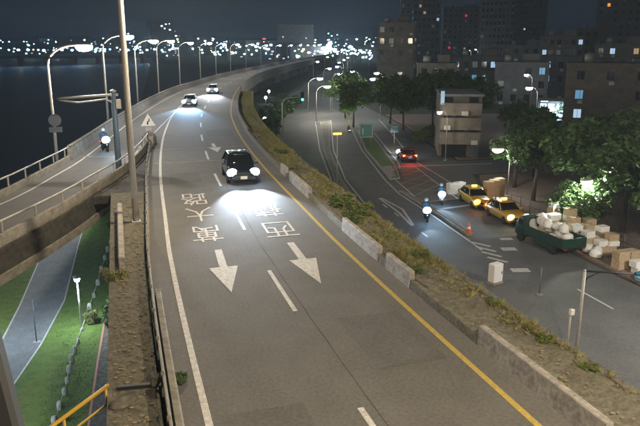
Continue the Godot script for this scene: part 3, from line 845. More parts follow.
func lamps():
	var white := Color(.95, .97, 1.0)
	# along the outer parapet of the ramp and the far curve
	var zl := [-48.4, -68.0, -87.5, -105.5, -125.5, -145.0, -166.0, -188.0, -212.0]
	var words := ["nearest street lamp on the outer ramp railing, bearing a round sign back", "second street lamp of the row along the outer ramp parapet", "third street lamp of the row along the outer ramp parapet", "fourth street lamp of the row along the ramp parapet", "fifth street lamp of the row, where the ramp joins the main road", "sixth street lamp of the row along the far curve", "seventh street lamp of the row along the far curve", "eighth street lamp of the row along the far curve", "farthest street lamp of the row along the curve"]
	for i in zl.size():
		var z: float = zl[i]
		street_lamp(words[i], Vector3(rl(z, -.32), DECK - .3, z), -.12 if z > -100 else .3, 8.4 + [0, .9, .6, .7, .5, .5, .3, .3, .3][i], 2.1, "lamp_white", 62.0 if i < 5 else 50.0, Color(1, .96, .9), "street lamps along the ramp and curve", .11)
	for i in 6:
		var z := -240.0 - i * 34.0
		street_lamp("distant street lamp on the far end of the elevated road", Vector3(mx(z, -4.6), DECK - .3, z), .3, 8.4, 2.0, "lamp_white", 30.0, white, "distant lamps on the elevated road", .12)
	# tall warm lamps of the near deck: one in view (its head above the frame), one behind the camera
	street_lamp("tall thick street lamp post rising from the walkway past the top of the picture", Vector3(.42, DECK - .02, -31.0), .0, 11.6, 2.4, "lamp_warm", 122.0, Color(1.0, .915, .78), "", .16)
	street_lamp("street lamp post on the walkway behind the camera", Vector3(.1, DECK - .02, 4.5), 0.0, 11.6, 3.4, "lamp_warm", 170.0, Color(1.0, .915, .78), "", .16)
	street_lamp("street lamp post on the weedy strip beside the camera, outside the picture", Vector3(11.2, DECK, -3.0), PI, 11.6, 2.6, "lamp_warm", 190.0, Color(1.0, .915, .78), "", .16)
	# streets below
	var t := thing("street_lamp", "slim street lamp with a long level arm at the near edge of the wide street", "street lamp", Vector3(17.75, 0, -20.85), -.32)
	part(t, "pole", MB.new(true).tube([Vector3.ZERO, Vector3(0, 2.3, 0), Vector3(0, 4.6, 0)], .075, .055, 10).done(), M.galv)
	part(t, "arm", MB.new(true).tube([Vector3(-.05, 4.55, 0), Vector3(1.0, 4.5, 0), Vector3(2.1, 4.42, 0)], .05, .035, 8).done(), M.dark_steel)
	part(t, "brace", MB.new(true).tube([Vector3(0, 3.9, 0), Vector3(.12, 4.25, 0), Vector3(.6, 4.5, 0)], .03, .03, 8).done(), M.dark_steel)
	part(t, "lamp_head", MB.new().cbox(Vector3(2.3, 4.44, 0), Vector3(.5, .12, .24), .03).done(), M.sign_blue)
	street_lamp("short street lamp with a bent arm among the trees behind the taxis", Vector3(33.3, .12, -50.2), PI * .92, 4.4, .8, "lamp_soft", 12.0, Color(.97, .98, .95), "", .06)
	street_lamp("street lamp hidden in the brightly lit tree", Vector3(32.4, .12, -38.0), PI + .2, 4.0, .5, "lamp_leaf", 40.0, Color(.96, 1.0, .93), "", .08)
	street_lamp("street lamp on the pavement left of the narrow corner building", Vector3(36.9, .12, -69.0), PI + .6, 6.0, 1.6, "lamp_soft", 4.0, Color(1.0, .95, .85), "", .07)
	street_lamp("street lamp on the pavement past the right edge of the picture", Vector3(29.4, .12, -17.0), PI, 9.5, 2.4, "lamp_white", 135.0, Color(1.0, .97, .93), "", .1)
	street_lamp("street lamp above the grass island in front of the dark tree", Vector3(36.6, .1, -127.0), -.3, 7.0, 2.0, "lamp_white", 60.0, Color(1, .96, .88), "", .09)
	street_lamp("second lamp over the lower lanes behind the signal", Vector3(33.6, .1, -111.5), -.3, 6.4, 1.6, "lamp_white", 44.0, Color(1, .96, .88), "", .09)
	var av := [[46.5, -113.0], [54.5, -146.0], [62.5, -181.0], [78.0, -225.0], [93.0, -263.0], [112.0, -312.0], [44.0, -134.0], [52.0, -166.0], [70.0, -236.0], [104.0, -330.0]]
	for k in av.size():
		street_lamp("street lamp along the far avenue beyond the grass island, %s of the row" % nth(k), Vector3(av[k][0], 0, av[k][1]), .3 if k > 5 else PI + .3, 7.6, 1.6, "lamp_white", 10.0, Color(.93, 1.0, .95), "street lamps along the far avenue", .09)
	var side := [[60.0, -84.5], [67.0, -119.0], [85.0, -122.0], [101.0, -119.0], [118.0, -166.0], [100.0, -182.0], [152.0, -231.0], [58.0, -140.0], [172.0, -300.0], [205.0, -350.0], [130.0, -125.0]]
	for k in side.size():
		street_lamp("street lamp between the dark houses on the right, %s of its group from the front" % nth(k), Vector3(side[k][0], 0, side[k][1]), PI, 7.4 if k < 8 else 11.0, 1.2, "lamp_white", 4.0 if k < 6 else 9.0, Color(.95, .95, .93), "street lamps between the houses", .08)

# ---------------------------------------------------------------- posts, signs, signals
func post_furniture():
	# gantry mast beside the ramp
	var t := thing("sign_mast", "thick blue grey mast with a long cantilever arm between ramp and road", "mast", Vector3(-.25, DECK - .1, -45.2))
	part(t, "pole", MB.new(true).tube([Vector3.ZERO, Vector3(0, 2.5, 0), Vector3(0, 5.3, 0)], .21, .17, 14).done(), M.blue_grey)
	part(t, "arm", MB.new(true).tube([Vector3(.3, 5.1, 0), Vector3(0, 5.1, 0), Vector3(-1.8, 5.0, -.3), Vector3(-3.5, 4.88, -.6)], .1, .06, 10).done(), M.galv)
	part(t, "brace", MB.new(true).tube([Vector3(0, 4.2, 0), Vector3(-.12, 4.6, -.02), Vector3(-.5, 4.82, -.08), Vector3(-1.2, 4.72, -.2), Vector3(-2.2, 4.62, -.36), Vector3(-3.4, 4.76, -.58)], .06, .05, 8).done(), M.galv)
	part(t, "control_box", MB.new().cbox(Vector3(.28, 4.5, .1), Vector3(.35, .6, .35), .03).done(), M.galv)
	part(t, "cap", MB.new(true).lathe([Vector2(.2, 5.3), Vector2(.2, 5.38), Vector2(.05, 5.45)], 12).done(), M.galv)
	# sign back on the first lamp
	t = thing("road_sign", "round sign with a plate below, seen from behind on the first ramp lamp", "sign", Vector3(rl(-48.4, -.2), DECK + 2.5, -48.2))
	var turn := Basis(Vector3.RIGHT, PI * .5)
	part(t, "disc", MB.new().lathe([Vector2(.42, 0), Vector2(.42, .02)], 20, Vector3(0, .65, 0), turn).done(), M.grey_steel)
	part(t, "plate", MB.new().cbox(Vector3(0, 0, 0), Vector3(.85, .36, .02), .005).done(), M.grey_steel)
	part(t, "bracket", MB.new().box(Vector3(0, .35, -.06), Vector3(.06, 1.1, .05)).done(), M.galv)
	# triangular warning sign on the nose
	t = thing("warning_sign", "white triangular warning sign on a post at the gore", "sign", Vector3(2.35, DECK + .9, -57.6))
	part(t, "post", MB.new(true).tube([Vector3.ZERO, Vector3(0, .9, 0)], .04, .04, 8).done(), M.galv)
	var mb := MB.new()
	var tri2 := [Vector3(-.62, .55, .05), Vector3(.62, .55, .05), Vector3(0, 1.6, .05)]
	mb.tri(tri2[0], tri2[1], tri2[2])
	for k in 3: mb.quad(tri2[k], tri2[(k + 1) % 3], tri2[(k + 1) % 3] + Vector3(0, 0, -.03), tri2[k] + Vector3(0, 0, -.03))
	mb.tri(tri2[0] + Vector3(0, 0, -.03), tri2[2] + Vector3(0, 0, -.03), tri2[1] + Vector3(0, 0, -.03))
	part(t, "board", mb.done(), M.white_plastic)
	part(t, "symbol", MB.new(true).tube([Vector3(-.06, .68, .06), Vector3(-.05, .9, .06), Vector3(.1, 1.02, .06), Vector3(.06, 1.2, .06)], .06, .04, 6).done(), M.trim)
	part(t, "plate", MB.new().cbox(Vector3(0, .28, .05), Vector3(.5, .3, .02), .005).done(), M.galv)
	# traffic signals
	signal_mast("green traffic signal on a curved mast arm over the lower lanes", Vector3(21.1, 0, -85.9), .2, 6.6, 2.7, "signal_green", true)
	signal_mast("cyan green traffic signal far along the street above the dark trees", Vector3(42.6, 0, -131), .3, 6.6, 2.2, "signal_cyan", false)
	# yellow flasher on a thin post at the divider
	t = thing("warning_flasher", "thin post with a lit yellow lamp on the lane divider", "warning lamp", Vector3(20.3, .15, -60.2))
	part(t, "pole", MB.new(true).tube([Vector3.ZERO, Vector3(0, 4.9, 0)], .06, .05, 8).done(), M.galv)
	part(t, "hood", MB.new().cbox(Vector3(0, 5.12, 0), Vector3(1.0, .1, .3), .02).done(), M.yellow_steel)
	part(t, "lamp", MB.new().cbox(Vector3(0, 4.95, 0), Vector3(.85, .2, .22), .03).done(), M.lamp_amber_soft)
	# green direction signs
	t = thing("direction_sign", "square green direction sign with a white border on the grass island", "sign", Vector3(32.2, .15, -83.2), -.15)
	for s in [-.7, .7]: part(t, "post", MB.new(true).tube([Vector3(s, 0, -.06), Vector3(s, 2.9, -.06)], .05, .05, 8).done(), M.galv)
	part(t, "board", MB.new().cbox(Vector3(0, 2.0, 0), Vector3(1.9, 1.9, .05), .01).done(), M.sign_green)
	for q in [[0, 2.87, 1.8, .05], [0, 1.13, 1.8, .05], [-.87, 2.0, .05, 1.8], [.87, 2.0, .05, 1.8]]:
		part(t, "border", MB.new().box(Vector3(q[0], q[1], .03), Vector3(q[2], q[3], .012)).done(), M.white_plastic)
	part(t, "arrow", MB.new().box(Vector3(-.45, 1.9, .03), Vector3(.1, .9, .012)).done(), M.white_plastic)
	t = thing("direction_sign", "small blue green sign board beyond the red car", "sign", Vector3(37.2, 0, -85.0), -.3)
	part(t, "post", MB.new(true).tube([Vector3(0, 0, -.05), Vector3(0, 2.3, -.05)], .05, .05, 8).done(), M.galv)
	part(t, "board", MB.new().cbox(Vector3(0, 1.9, 0), Vector3(1.2, .85, .04), .01).done(), M.sign_blue)
	part(t, "border", MB.new().box(Vector3(0, 2.28, .025), Vector3(1.1, .04, .012)).done(), M.white_plastic)
	# cabinet, thin pole, cones and a concrete post
	t = thing("control_cabinet", "pale signal control cabinet at the edge of the shadowed kerb", "cabinet", Vector3(20.3, 0, -31.2), .3)
	part(t, "plinth", MB.new().cbox(Vector3(0, .06, 0), Vector3(.85, .12, .6), .02).done(), M.concrete)
	part(t, "case", MB.new().cbox(Vector3(0, .68, 0), Vector3(.75, 1.12, .5), .04).done(), M.white_plastic)
	part(t, "door", MB.new().cbox(Vector3(0, .68, .255), Vector3(.62, .95, .02), .01).done(), M.white_plastic)
	part(t, "handle", MB.new().box(Vector3(.22, .7, .28), Vector3(.04, .16, .03)).done(), M.dark_steel)
	t = thing("thin_post", "thin grey post standing on the wide street right of the cabinet", "post", Vector3(21.7, 0, -28.9))
	part(t, "pole", MB.new(true).tube([Vector3.ZERO, Vector3(0, 1.6, 0)], .035, .03, 8).done(), M.grey_steel)
	part(t, "foot", MB.new(true).lathe([Vector2(.2, 0), Vector2(.18, .05), Vector2(.05, .08)], 12).done(), M.concrete)
	t = thing("sign_post", "grey post beside the slim street lamp with a pale box halfway up", "post", Vector3(17.4, 0, -21.0))
	part(t, "pole", MB.new(true).tube([Vector3.ZERO, Vector3(0, 2.7, 0)], .05, .05, 8).done(), M.galv)
	part(t, "box", MB.new().cbox(Vector3(0, 2.75, .05), Vector3(.2, .26, .16), .02).done(), M.white_plastic)
	t = thing("traffic_cone", "orange traffic cone at the tip of the dark wedge island", "cone", Vector3(23.9, .15, -40.6))
	part(t, "base", MB.new().cbox(Vector3(0, .03, 0), Vector3(.42, .06, .42), .02).done(), M.cone_orange)
	part(t, "body", MB.new(true).lathe([Vector2(.18, .06), Vector2(.05, .75), Vector2(.02, .78)], 14).done(), M.cone_orange)
	part(t, "band", MB.new(true).lathe([Vector2(.135, .3), Vector2(.104, .48)], 14).done(), M.white_plastic)
	t = thing("island_post", "short pale post on the tip of the grass island", "post", Vector3(27.3, .16, -62.2))
	part(t, "pole", MB.new(true).tube([Vector3.ZERO, Vector3(0, 1.4, 0)], .07, .06, 8).done(), M.concrete)
	part(t, "cap", MB.new(true).lathe([Vector2(.09, 1.4), Vector2(.09, 1.46), Vector2(.02, 1.5)], 8).done(), M.yellow_steel)
	t = thing("garden_light", "small ground floodlight shining up into the yellow green tree", "light", Vector3(34.6, .16, -96.6))
	part(t, "case", MB.new().cbox(Vector3(0, .15, 0), Vector3(.4, .3, .3), .03).done(), M.dark_steel)
	part(t, "lamp_lens", MB.new().cbox(Vector3(0, .31, 0), Vector3(.32, .03, .22), .01).done(), M.lamp_leaf)
	spot(t, Vector3(0, .42, 0), Vector3(.7, 3.6, -2.4), 26.0, 50, Color(.95, 1.0, .8), .15)
	for q in [[38.85, -172.8], [33.4, -152.1], [23.3, -107.2]]:
		t = thing("garden_light", "low white light on the dark verge between viaduct and lower lanes", "light", Vector3(q[0], 0, q[1]), 0, "low white lights on the verge")
		part(t, "pole", MB.new(true).tube([Vector3.ZERO, Vector3(0, 1.2, 0)], .08, .07, 8).done(), M.galv)
		part(t, "lamp_globe", MB.new(true).lathe([Vector2(.05, 1.2), Vector2(.3, 1.35), Vector2(.34, 1.55), Vector2(.2, 1.78), Vector2(.03, 1.85)], 12).done(), M.far_white)

func signal_mast(label: String, at: Vector3, turn: float, h: float, reach: float, lit: String, curved: bool):
	var t := thing("traffic_signal", label, "traffic light", at, turn)
	var pts := [Vector3.ZERO, Vector3(0, h * .5, 0), Vector3(0, h - .9, 0)]
	for k in 5:
		var u := (k + 1) / 5.0
		pts.append(Vector3(1.0 - cos(u * PI * .5), h - .9 + .9 * sin(u * PI * .5), 0) if curved else Vector3(u * .6, h - .9 + u * .9, 0))
	pts.append(Vector3(reach, h + .05, 0))
	part(t, "mast", MB.new(true).tube(pts, .11, .06, 10).done(), M.galv)
	part(t, "base", MB.new().cbox(Vector3(0, .1, 0), Vector3(.5, .2, .5), .03).done(), M.concrete)
	var head := part(t, "signal_head", MB.new().cbox(Vector3(reach + .3, h + .1, 0), Vector3(.46, 1.25, .3), .04).done(), M.trim)
	for k in 3:
		part(head, "lens", MB.new(true).lathe([Vector2(.02, .06), Vector2(.13, .05), Vector2(.17, .0)], 14, Vector3(reach + .3, h + .5 - k * .4, .15), Basis(Vector3.RIGHT, PI * .5)).done(), M[lit] if k == 2 else M.trim)
	part(head, "visor", MB.new().box(Vector3(reach + .3, h + .7, .26), Vector3(.4, .03, .25)).done(), M.trim)
	if lit == "signal_green":
		spot(t, Vector3(reach + .3, h - .3, .4), Vector3(reach + .3, h - 3.0, 12), 3.0, 50, Color(.15, 1, .6), .2)

# ---------------------------------------------------------------- vehicles (front faces local +Z)
func ring(z: float, w: float, yb: float, yt: float) -> Array:
	return [Vector3(0, yb, z), Vector3(-w * .8, yb, z), Vector3(-w * .96, yb + .1, z), Vector3(-w, lerpf(yb, yt, .45), z), Vector3(-w * .97, lerpf(yb, yt, .78), z), Vector3(-w * .86, yt - .02, z), Vector3(-w * .5, yt + .025, z), Vector3(0, yt + .035, z),
		Vector3(w * .5, yt + .025, z), Vector3(w * .86, yt - .02, z), Vector3(w * .97, lerpf(yb, yt, .78), z), Vector3(w, lerpf(yb, yt, .45), z), Vector3(w * .96, yb + .1, z), Vector3(w * .8, yb, z)]

func wheel(t: Node3D, at: Vector3, r: float, w: float):
	var b := Basis(Vector3(0, 0, 1), PI * .5)
	var o := part(t, "wheel", MB.new(true).lathe([Vector2(r * .62, -w * .5), Vector2(r * .95, -w * .5), Vector2(r, -w * .35), Vector2(r, w * .35), Vector2(r * .95, w * .5), Vector2(r * .62, w * .5)], 20, Vector3.ZERO, b).done(), M.tyre, at)
	part(o, "rim", MB.new().lathe([Vector2(r * .1, -w * .46), Vector2(r * .6, -w * .4), Vector2(r * .6, w * .4), Vector2(r * .1, w * .46)], 10, Vector3.ZERO, b).done(), M.rim)

func car(label: String, at: Vector3, turn: float, paint: String, len := 4.4, wid := 1.8, hgt := 1.5, lamps_on := "", tail_on := false, taxi := false, n := "car") -> Node3D:
	var t := thing(n, label, "taxi" if taxi else "car", at, turn)
	var k := len / 4.4; var w := wid * .5; var lift := (hgt - 1.5) * .55
	var mb := MB.new(true)
	var rings := []
	for s in [[2.2, .66, .38, .66], [2.14, .84, .26, .76], [1.95, .95, .2, .85], [1.3, 1.0, .2, .93], [.8, 1.0, .2, .98], [-.4, 1.0, .2, 1.0], [-1.4, 1.0, .2, 1.02], [-1.95, .97, .22, 1.0], [-2.14, .9, .28, .93], [-2.2, .76, .38, .82]]:
		rings.append(ring(s[0] * k, s[1] * w, s[2] + lift * .3, s[3] + lift))
	mb.loft(rings, true)
	part(t, "body", mb.done(), M[paint])
	# greenhouse
	var y0 := .95 + lift; var y1 := hgt - .05
	var gl := func(u: float, inset: float) -> Array:
		var zf := lerpf(.95, .28, u) * k - inset; var zr := lerpf(-1.85, -1.4, u) * k + inset; var hw := lerpf(.92, .70, u) * w - inset
		var y := lerpf(y0, y1, u)
		return [Vector3(-hw, y, zf - .18), Vector3(-hw * .8, y, zf - .03), Vector3(0, y, zf + .03), Vector3(hw * .8, y, zf - .03), Vector3(hw, y, zf - .18), Vector3(hw, y, zr + .15), Vector3(hw * .8, y, zr), Vector3(-hw * .8, y, zr), Vector3(-hw, y, zr + .15)]
	mb = MB.new(true)
	mb.loft([gl.call(0.0, 0.0), gl.call(.5, 0.0), gl.call(1.0, 0.0)], true)
	part(t, "windows", mb.done(), M.car_glass)
	mb = MB.new(true)
	var top: Array = gl.call(1.0, -.015); var top2: Array = gl.call(1.0, .1)
	var up := []; var lo := []; var hi := []
	for p in top: lo.append(p + Vector3(0, -.04, 0)); up.append(p + Vector3(0, .03, 0))
	for p in top2: hi.append(p + Vector3(0, .06, 0))
	mb.loft([lo, up, hi], true)
	part(t, "roof", mb.done(), M[paint])
	var g0: Array = gl.call(0.0, -.012); var g1: Array = gl.call(1.0, -.012)
	for j in [0, 4, 5, 8]:
		part(t, "pillar", MB.new(true).tube([g0[j], g1[j]], .04, .035, 6).done(), M[paint])
	for s in [-1.0, 1.0]:
		part(t, "door_pillar", MB.new().tube([Vector3(s * .925 * w, y0, -.45 * k), Vector3(s * .705 * w, y1, -.5 * k)], .035, .03, 6).done(), M.trim)
		var mi := part(t, "mirror", MB.new(true).lathe([Vector2(.02, -.07), Vector2(.09, -.04), Vector2(.09, .05), Vector2(.02, .08)], 10, Vector3(s * (w + .1), 1.02 + lift, .6 * k)).done(), M[paint])
		part(mi, "mirror_arm", MB.new().tube([Vector3(s * (w - .08), .97 + lift, .62 * k), Vector3(s * (w + .05), 1.0 + lift, .6 * k)], .025, .025, 6).done(), M.trim)
		var hl := part(t, "headlight", MB.new(true).lathe([Vector2(.02, .15), Vector2(.17, .11), Vector2(.25, 0), Vector2(.19, -.08)], 14, Vector3(s * w * .72, .70 + lift, 2.08 * k), Basis(Vector3.RIGHT, PI * .5), 1.25).done(), M[lamps_on] if lamps_on != "" else M.white_plastic)
		hl.set_meta("label", "lit headlight" if lamps_on != "" else "headlight")
		part(t, "tail_light", MB.new().cbox(Vector3(s * w * .78, .82 + lift, -2.12 * k), Vector3(.3, .2, .1), .03).done(), M.brake_red if tail_on else M.car_red)
		for z in [1.35, -1.3]: wheel(t, Vector3(s * (w - .1), .32, z * k), .32, .22)
	part(t, "grille", MB.new().cbox(Vector3(0, .6 + lift, 2.19 * k), Vector3(w * .9, .16, .05), .02).done(), M.trim)
	part(t, "front_bumper", MB.new().cbox(Vector3(0, .36 + lift * .5, 2.17 * k), Vector3(w * 1.5, .2, .12), .04).done(), M.trim)
	part(t, "rear_bumper", MB.new().cbox(Vector3(0, .42 + lift * .5, -2.18 * k), Vector3(w * 1.6, .2, .12), .04).done(), M.trim)
	part(t, "number_plate", MB.new().cbox(Vector3(0, .44 + lift * .5, 2.245 * k), Vector3(.4, .18, .02), .004).done(), M.white_plastic)
	part(t, "number_plate", MB.new().cbox(Vector3(0, .62 + lift * .5, -2.235 * k), Vector3(.4, .18, .02), .004).done(), M.white_plastic)
	if taxi:
		part(t, "roof_sign", MB.new().cbox(Vector3(0, hgt + .1, -.4), Vector3(.5, .16, .2), .04).done(), M.lamp_amber_soft)
	return t

# smooth body from tapered bones, meshed as surface nets
func bone_mesh(mb: MB, bones: Array, cell: float, k: float):
	var lo := Vector3.INF; var hi := -Vector3.INF
	for b in bones:
		for e in 2:
			var r: float = b[2 + e] + cell * 2.0
			lo = lo.min(b[e] - Vector3.ONE * r); hi = hi.max(b[e] + Vector3.ONE * r)
	var n := Vector3i(((hi - lo) / cell).ceil()) + Vector3i.ONE
	var f := PackedFloat32Array(); f.resize(n.x * n.y * n.z); f.fill(1.0)
	for b in bones:
		var a: Vector3 = b[0]; var d: Vector3 = b[1] - b[0]; var dd := maxf(d.length_squared(), 1e-8)
		var rm: float = maxf(b[2], b[3]) + k * 1.5 + cell * 2.0
		var l2 := Vector3i(((a.min(b[1]) - Vector3.ONE * rm - lo) / cell).floor()).clamp(Vector3i.ZERO, n - Vector3i.ONE)
		var h2 := Vector3i(((a.max(b[1]) + Vector3.ONE * rm - lo) / cell).ceil()).clamp(Vector3i.ZERO, n - Vector3i.ONE)
		for x in range(l2.x, h2.x + 1):
			for y in range(l2.y, h2.y + 1):
				for z in range(l2.z, h2.z + 1):
					var p := lo + Vector3(x, y, z) * cell
					var t := clampf((p - a).dot(d) / dd, 0.0, 1.0)
					var v: float = (p - a - d * t).length() - lerpf(b[2], b[3], t)
					var id := (x * n.y + y) * n.z + z
					var o := f[id]
					var h := maxf(k - absf(o - v), 0.0) / k
					f[id] = minf(o, v) - h * h * k * .25
	var vid := {}
	var at := func(x, y, z): return f[(x * n.y + y) * n.z + z]
	var get_v := func(x: int, y: int, z: int) -> Vector3:
		var key := (x * n.y + y) * n.z + z
		if vid.has(key): return vid[key]
		var s := Vector3.ZERO; var c := 0
		for ax in 3:
			for q in 4:
				var p0 := Vector3i(x, y, z); var i1 := (ax + 1) % 3; var i2 := (ax + 2) % 3
				p0[i1] += q & 1; p0[i2] += q >> 1
				var p1 := p0; p1[ax] += 1
				var a: float = at.call(p0.x, p0.y, p0.z); var b: float = at.call(p1.x, p1.y, p1.z)
				if (a < 0) != (b < 0):
					s += Vector3(p0).lerp(Vector3(p1), a / (a - b)); c += 1
		var v := lo + (s / maxf(c, 1)) * cell
		vid[key] = v
		return v
	for x in range(1, n.x - 1):
		for y in range(1, n.y - 1):
			for z in range(1, n.z - 1):
				var a: float = at.call(x, y, z)
				for ax in 3:
					var q := Vector3i(x, y, z); q[ax] += 1
					var b: float = at.call(q.x, q.y, q.z)
					if (a < 0) == (b < 0): continue
					var i1 := (ax + 1) % 3; var i2 := (ax + 2) % 3
					var c := []
					for o in [[0, 0], [1, 0], [1, 1], [0, 1]]:
						var g := Vector3i(x, y, z); g[i1] -= o[0]; g[i2] -= o[1]
						c.append(get_v.call(g.x, g.y, g.z))
					if a < 0: mb.quad(c[0], c[3], c[2], c[1])
					else: mb.quad(c[0], c[1], c[2], c[3])

var rider_mesh: ArrayMesh
func rider(label: String, at: Vector3, turn: float, mat: Material):
	if rider_mesh == null:
		var mb := MB.new(true)
		var b := []
		var v := func(x, y, z): return Vector3(x, y, z)
		b.append([v.call(0, .86, -.3), v.call(0, 1.05, -.29), .16, .15])
		b.append([v.call(0, 1.05, -.29), v.call(0, 1.3, -.22), .15, .17])
		b.append([v.call(-.14, 1.36, -.2), v.call(.14, 1.36, -.2), .09, .09])
		b.append([v.call(0, 1.38, -.19), v.call(0, 1.52, -.15), .065, .06])
		b.append([v.call(0, 1.56, -.13), v.call(0, 1.68, -.12), .085, .1])
		b.append([v.call(0, 1.585, -.05), v.call(0, 1.56, -.035), .02, .03])
		for s in [-1.0, 1.0]:
			b.append([v.call(s * .2, 1.36, -.2), v.call(s * .29, 1.13, .0), .065, .05])
			b.append([v.call(s * .29, 1.13, .0), v.call(s * .27, 1.03, .27), .048, .034])
			b.append([v.call(s * .09, .86, -.28), v.call(s * .17, .8, .1), .1, .075])
			b.append([v.call(s * .17, .8, .1), v.call(s * .14, .42, .14), .07, .05])
			b.append([v.call(s * .14, .36, .12), v.call(s * .14, .34, .3), .045, .04])
		bone_mesh(mb, b, .025, .05)
		for s in [-1.0, 1.0]:
			var h := []
			h.append([v.call(s * .27, 1.035, .27), v.call(s * .27, 1.035, .33), .03, .036])
			for fgr in 4:
				var x: float = s * (.24 + fgr * .02)
				h.append([v.call(x, 1.05, .345), v.call(x, 1.045, .39), .0095, .009])
				h.append([v.call(x, 1.045, .39), v.call(x, 1.012, .395 - fgr * .003), .009, .008])
			h.append([v.call(s * .245, 1.02, .3), v.call(s * .225, 1.0, .35), .011, .009])
			bone_mesh(mb, h, .006, .008)
		rider_mesh = mb.done()
	var t := thing("person", label, "person", at, turn)
	part(t, "body", rider_mesh, mat)
	part(t, "helmet", MB.new(true).lathe([Vector2(.13, 1.57), Vector2(.15, 1.64), Vector2(.14, 1.72), Vector2(.09, 1.79), Vector2(.02, 1.81)], 14, Vector3(0, 0, -.13)).done(), M.helmet)

func scooter(label: String, rider_label: String, at: Vector3, turn: float, lamp: String, paint: String, energy: float, cloth: String):
	var t := thing("scooter", label, "scooter", at, turn)
	for z in [.62, -.58]: wheel(t, Vector3(0, .24, z), .24, .11)
	part(t, "front_fender", MB.new(true).tube([Vector3(0, .42, .85), Vector3(0, .53, .66), Vector3(0, .46, .45)], .07, .09, 8).done(), M[paint])
	part(t, "fork", MB.new(true).tube([Vector3(0, .25, .62), Vector3(0, .62, .52), Vector3(0, 1.0, .38)], .05, .05, 8).done(), M.trim)
	var mb := MB.new(true)
	var sh := []
	for s in [[.35, .2, .46], [.6, .24, .44], [.85, .2, .4], [1.0, .14, .36]]:
		var r := []
		for j in 10:
			var a := TAU * j / 10
			r.append(Vector3(cos(a) * s[1], s[0], s[2] + sin(a) * .09))
		sh.append(r)
	mb.loft(sh, true)
	part(t, "front_shield", mb.done(), M[paint])
	part(t, "floorboard", MB.new().cbox(Vector3(0, .3, .12), Vector3(.32, .1, .6), .03).done(), M.trim)
	mb = MB.new(true)
	sh = []
	for s in [[-.12, .12, .34, .6], [-.3, .17, .3, .7], [-.6, .17, .38, .72], [-.88, .09, .5, .68]]:
		var r := []
		for j in 10:
			var a := TAU * j / 10
			r.append(Vector3(cos(a) * s[1], (s[2] + s[3]) * .5 + sin(a) * (s[3] - s[2]) * .5, s[0]))
		sh.append(r)
	mb.loft(sh, true)
	part(t, "rear_body", mb.done(), M[paint])
	part(t, "seat", MB.new().cbox(Vector3(0, .75, -.4), Vector3(.27, .1, .72), .04).done(), M.trim)
	part(t, "handlebar", MB.new(true).tube([Vector3(-.33, 1.02, .34), Vector3(-.2, 1.02, .36), Vector3(.2, 1.02, .36), Vector3(.33, 1.02, .34)], .018, .018, 6).done(), M.trim)
	for s in [-1.0, 1.0]:
		part(t, "mirror", MB.new(true).lathe([Vector2(.06, 0), Vector2(.06, .02)], 10, Vector3(s * .26, 1.22, .36), Basis(Vector3.RIGHT, PI * .5)).done(), M.trim)
	part(t, "tail_light", MB.new().cbox(Vector3(0, .66, -.9), Vector3(.16, .08, .05), .01).done(), M.tail_red)
	part(t, "headlight", MB.new(true).lathe([Vector2(.02, .16), Vector2(.19, .12), Vector2(.28, 0), Vector2(.2, -.08)], 16, Vector3(0, .93, .46), Basis(Vector3.RIGHT, PI * .5), 1.15).done(), M[lamp])
	spot(t, Vector3(0, .93, .62), Vector3(0, .5, 6.0), energy, 24, Color(.75, .88, 1.0), .12)
	rider(rider_label, at, turn, M[cloth])

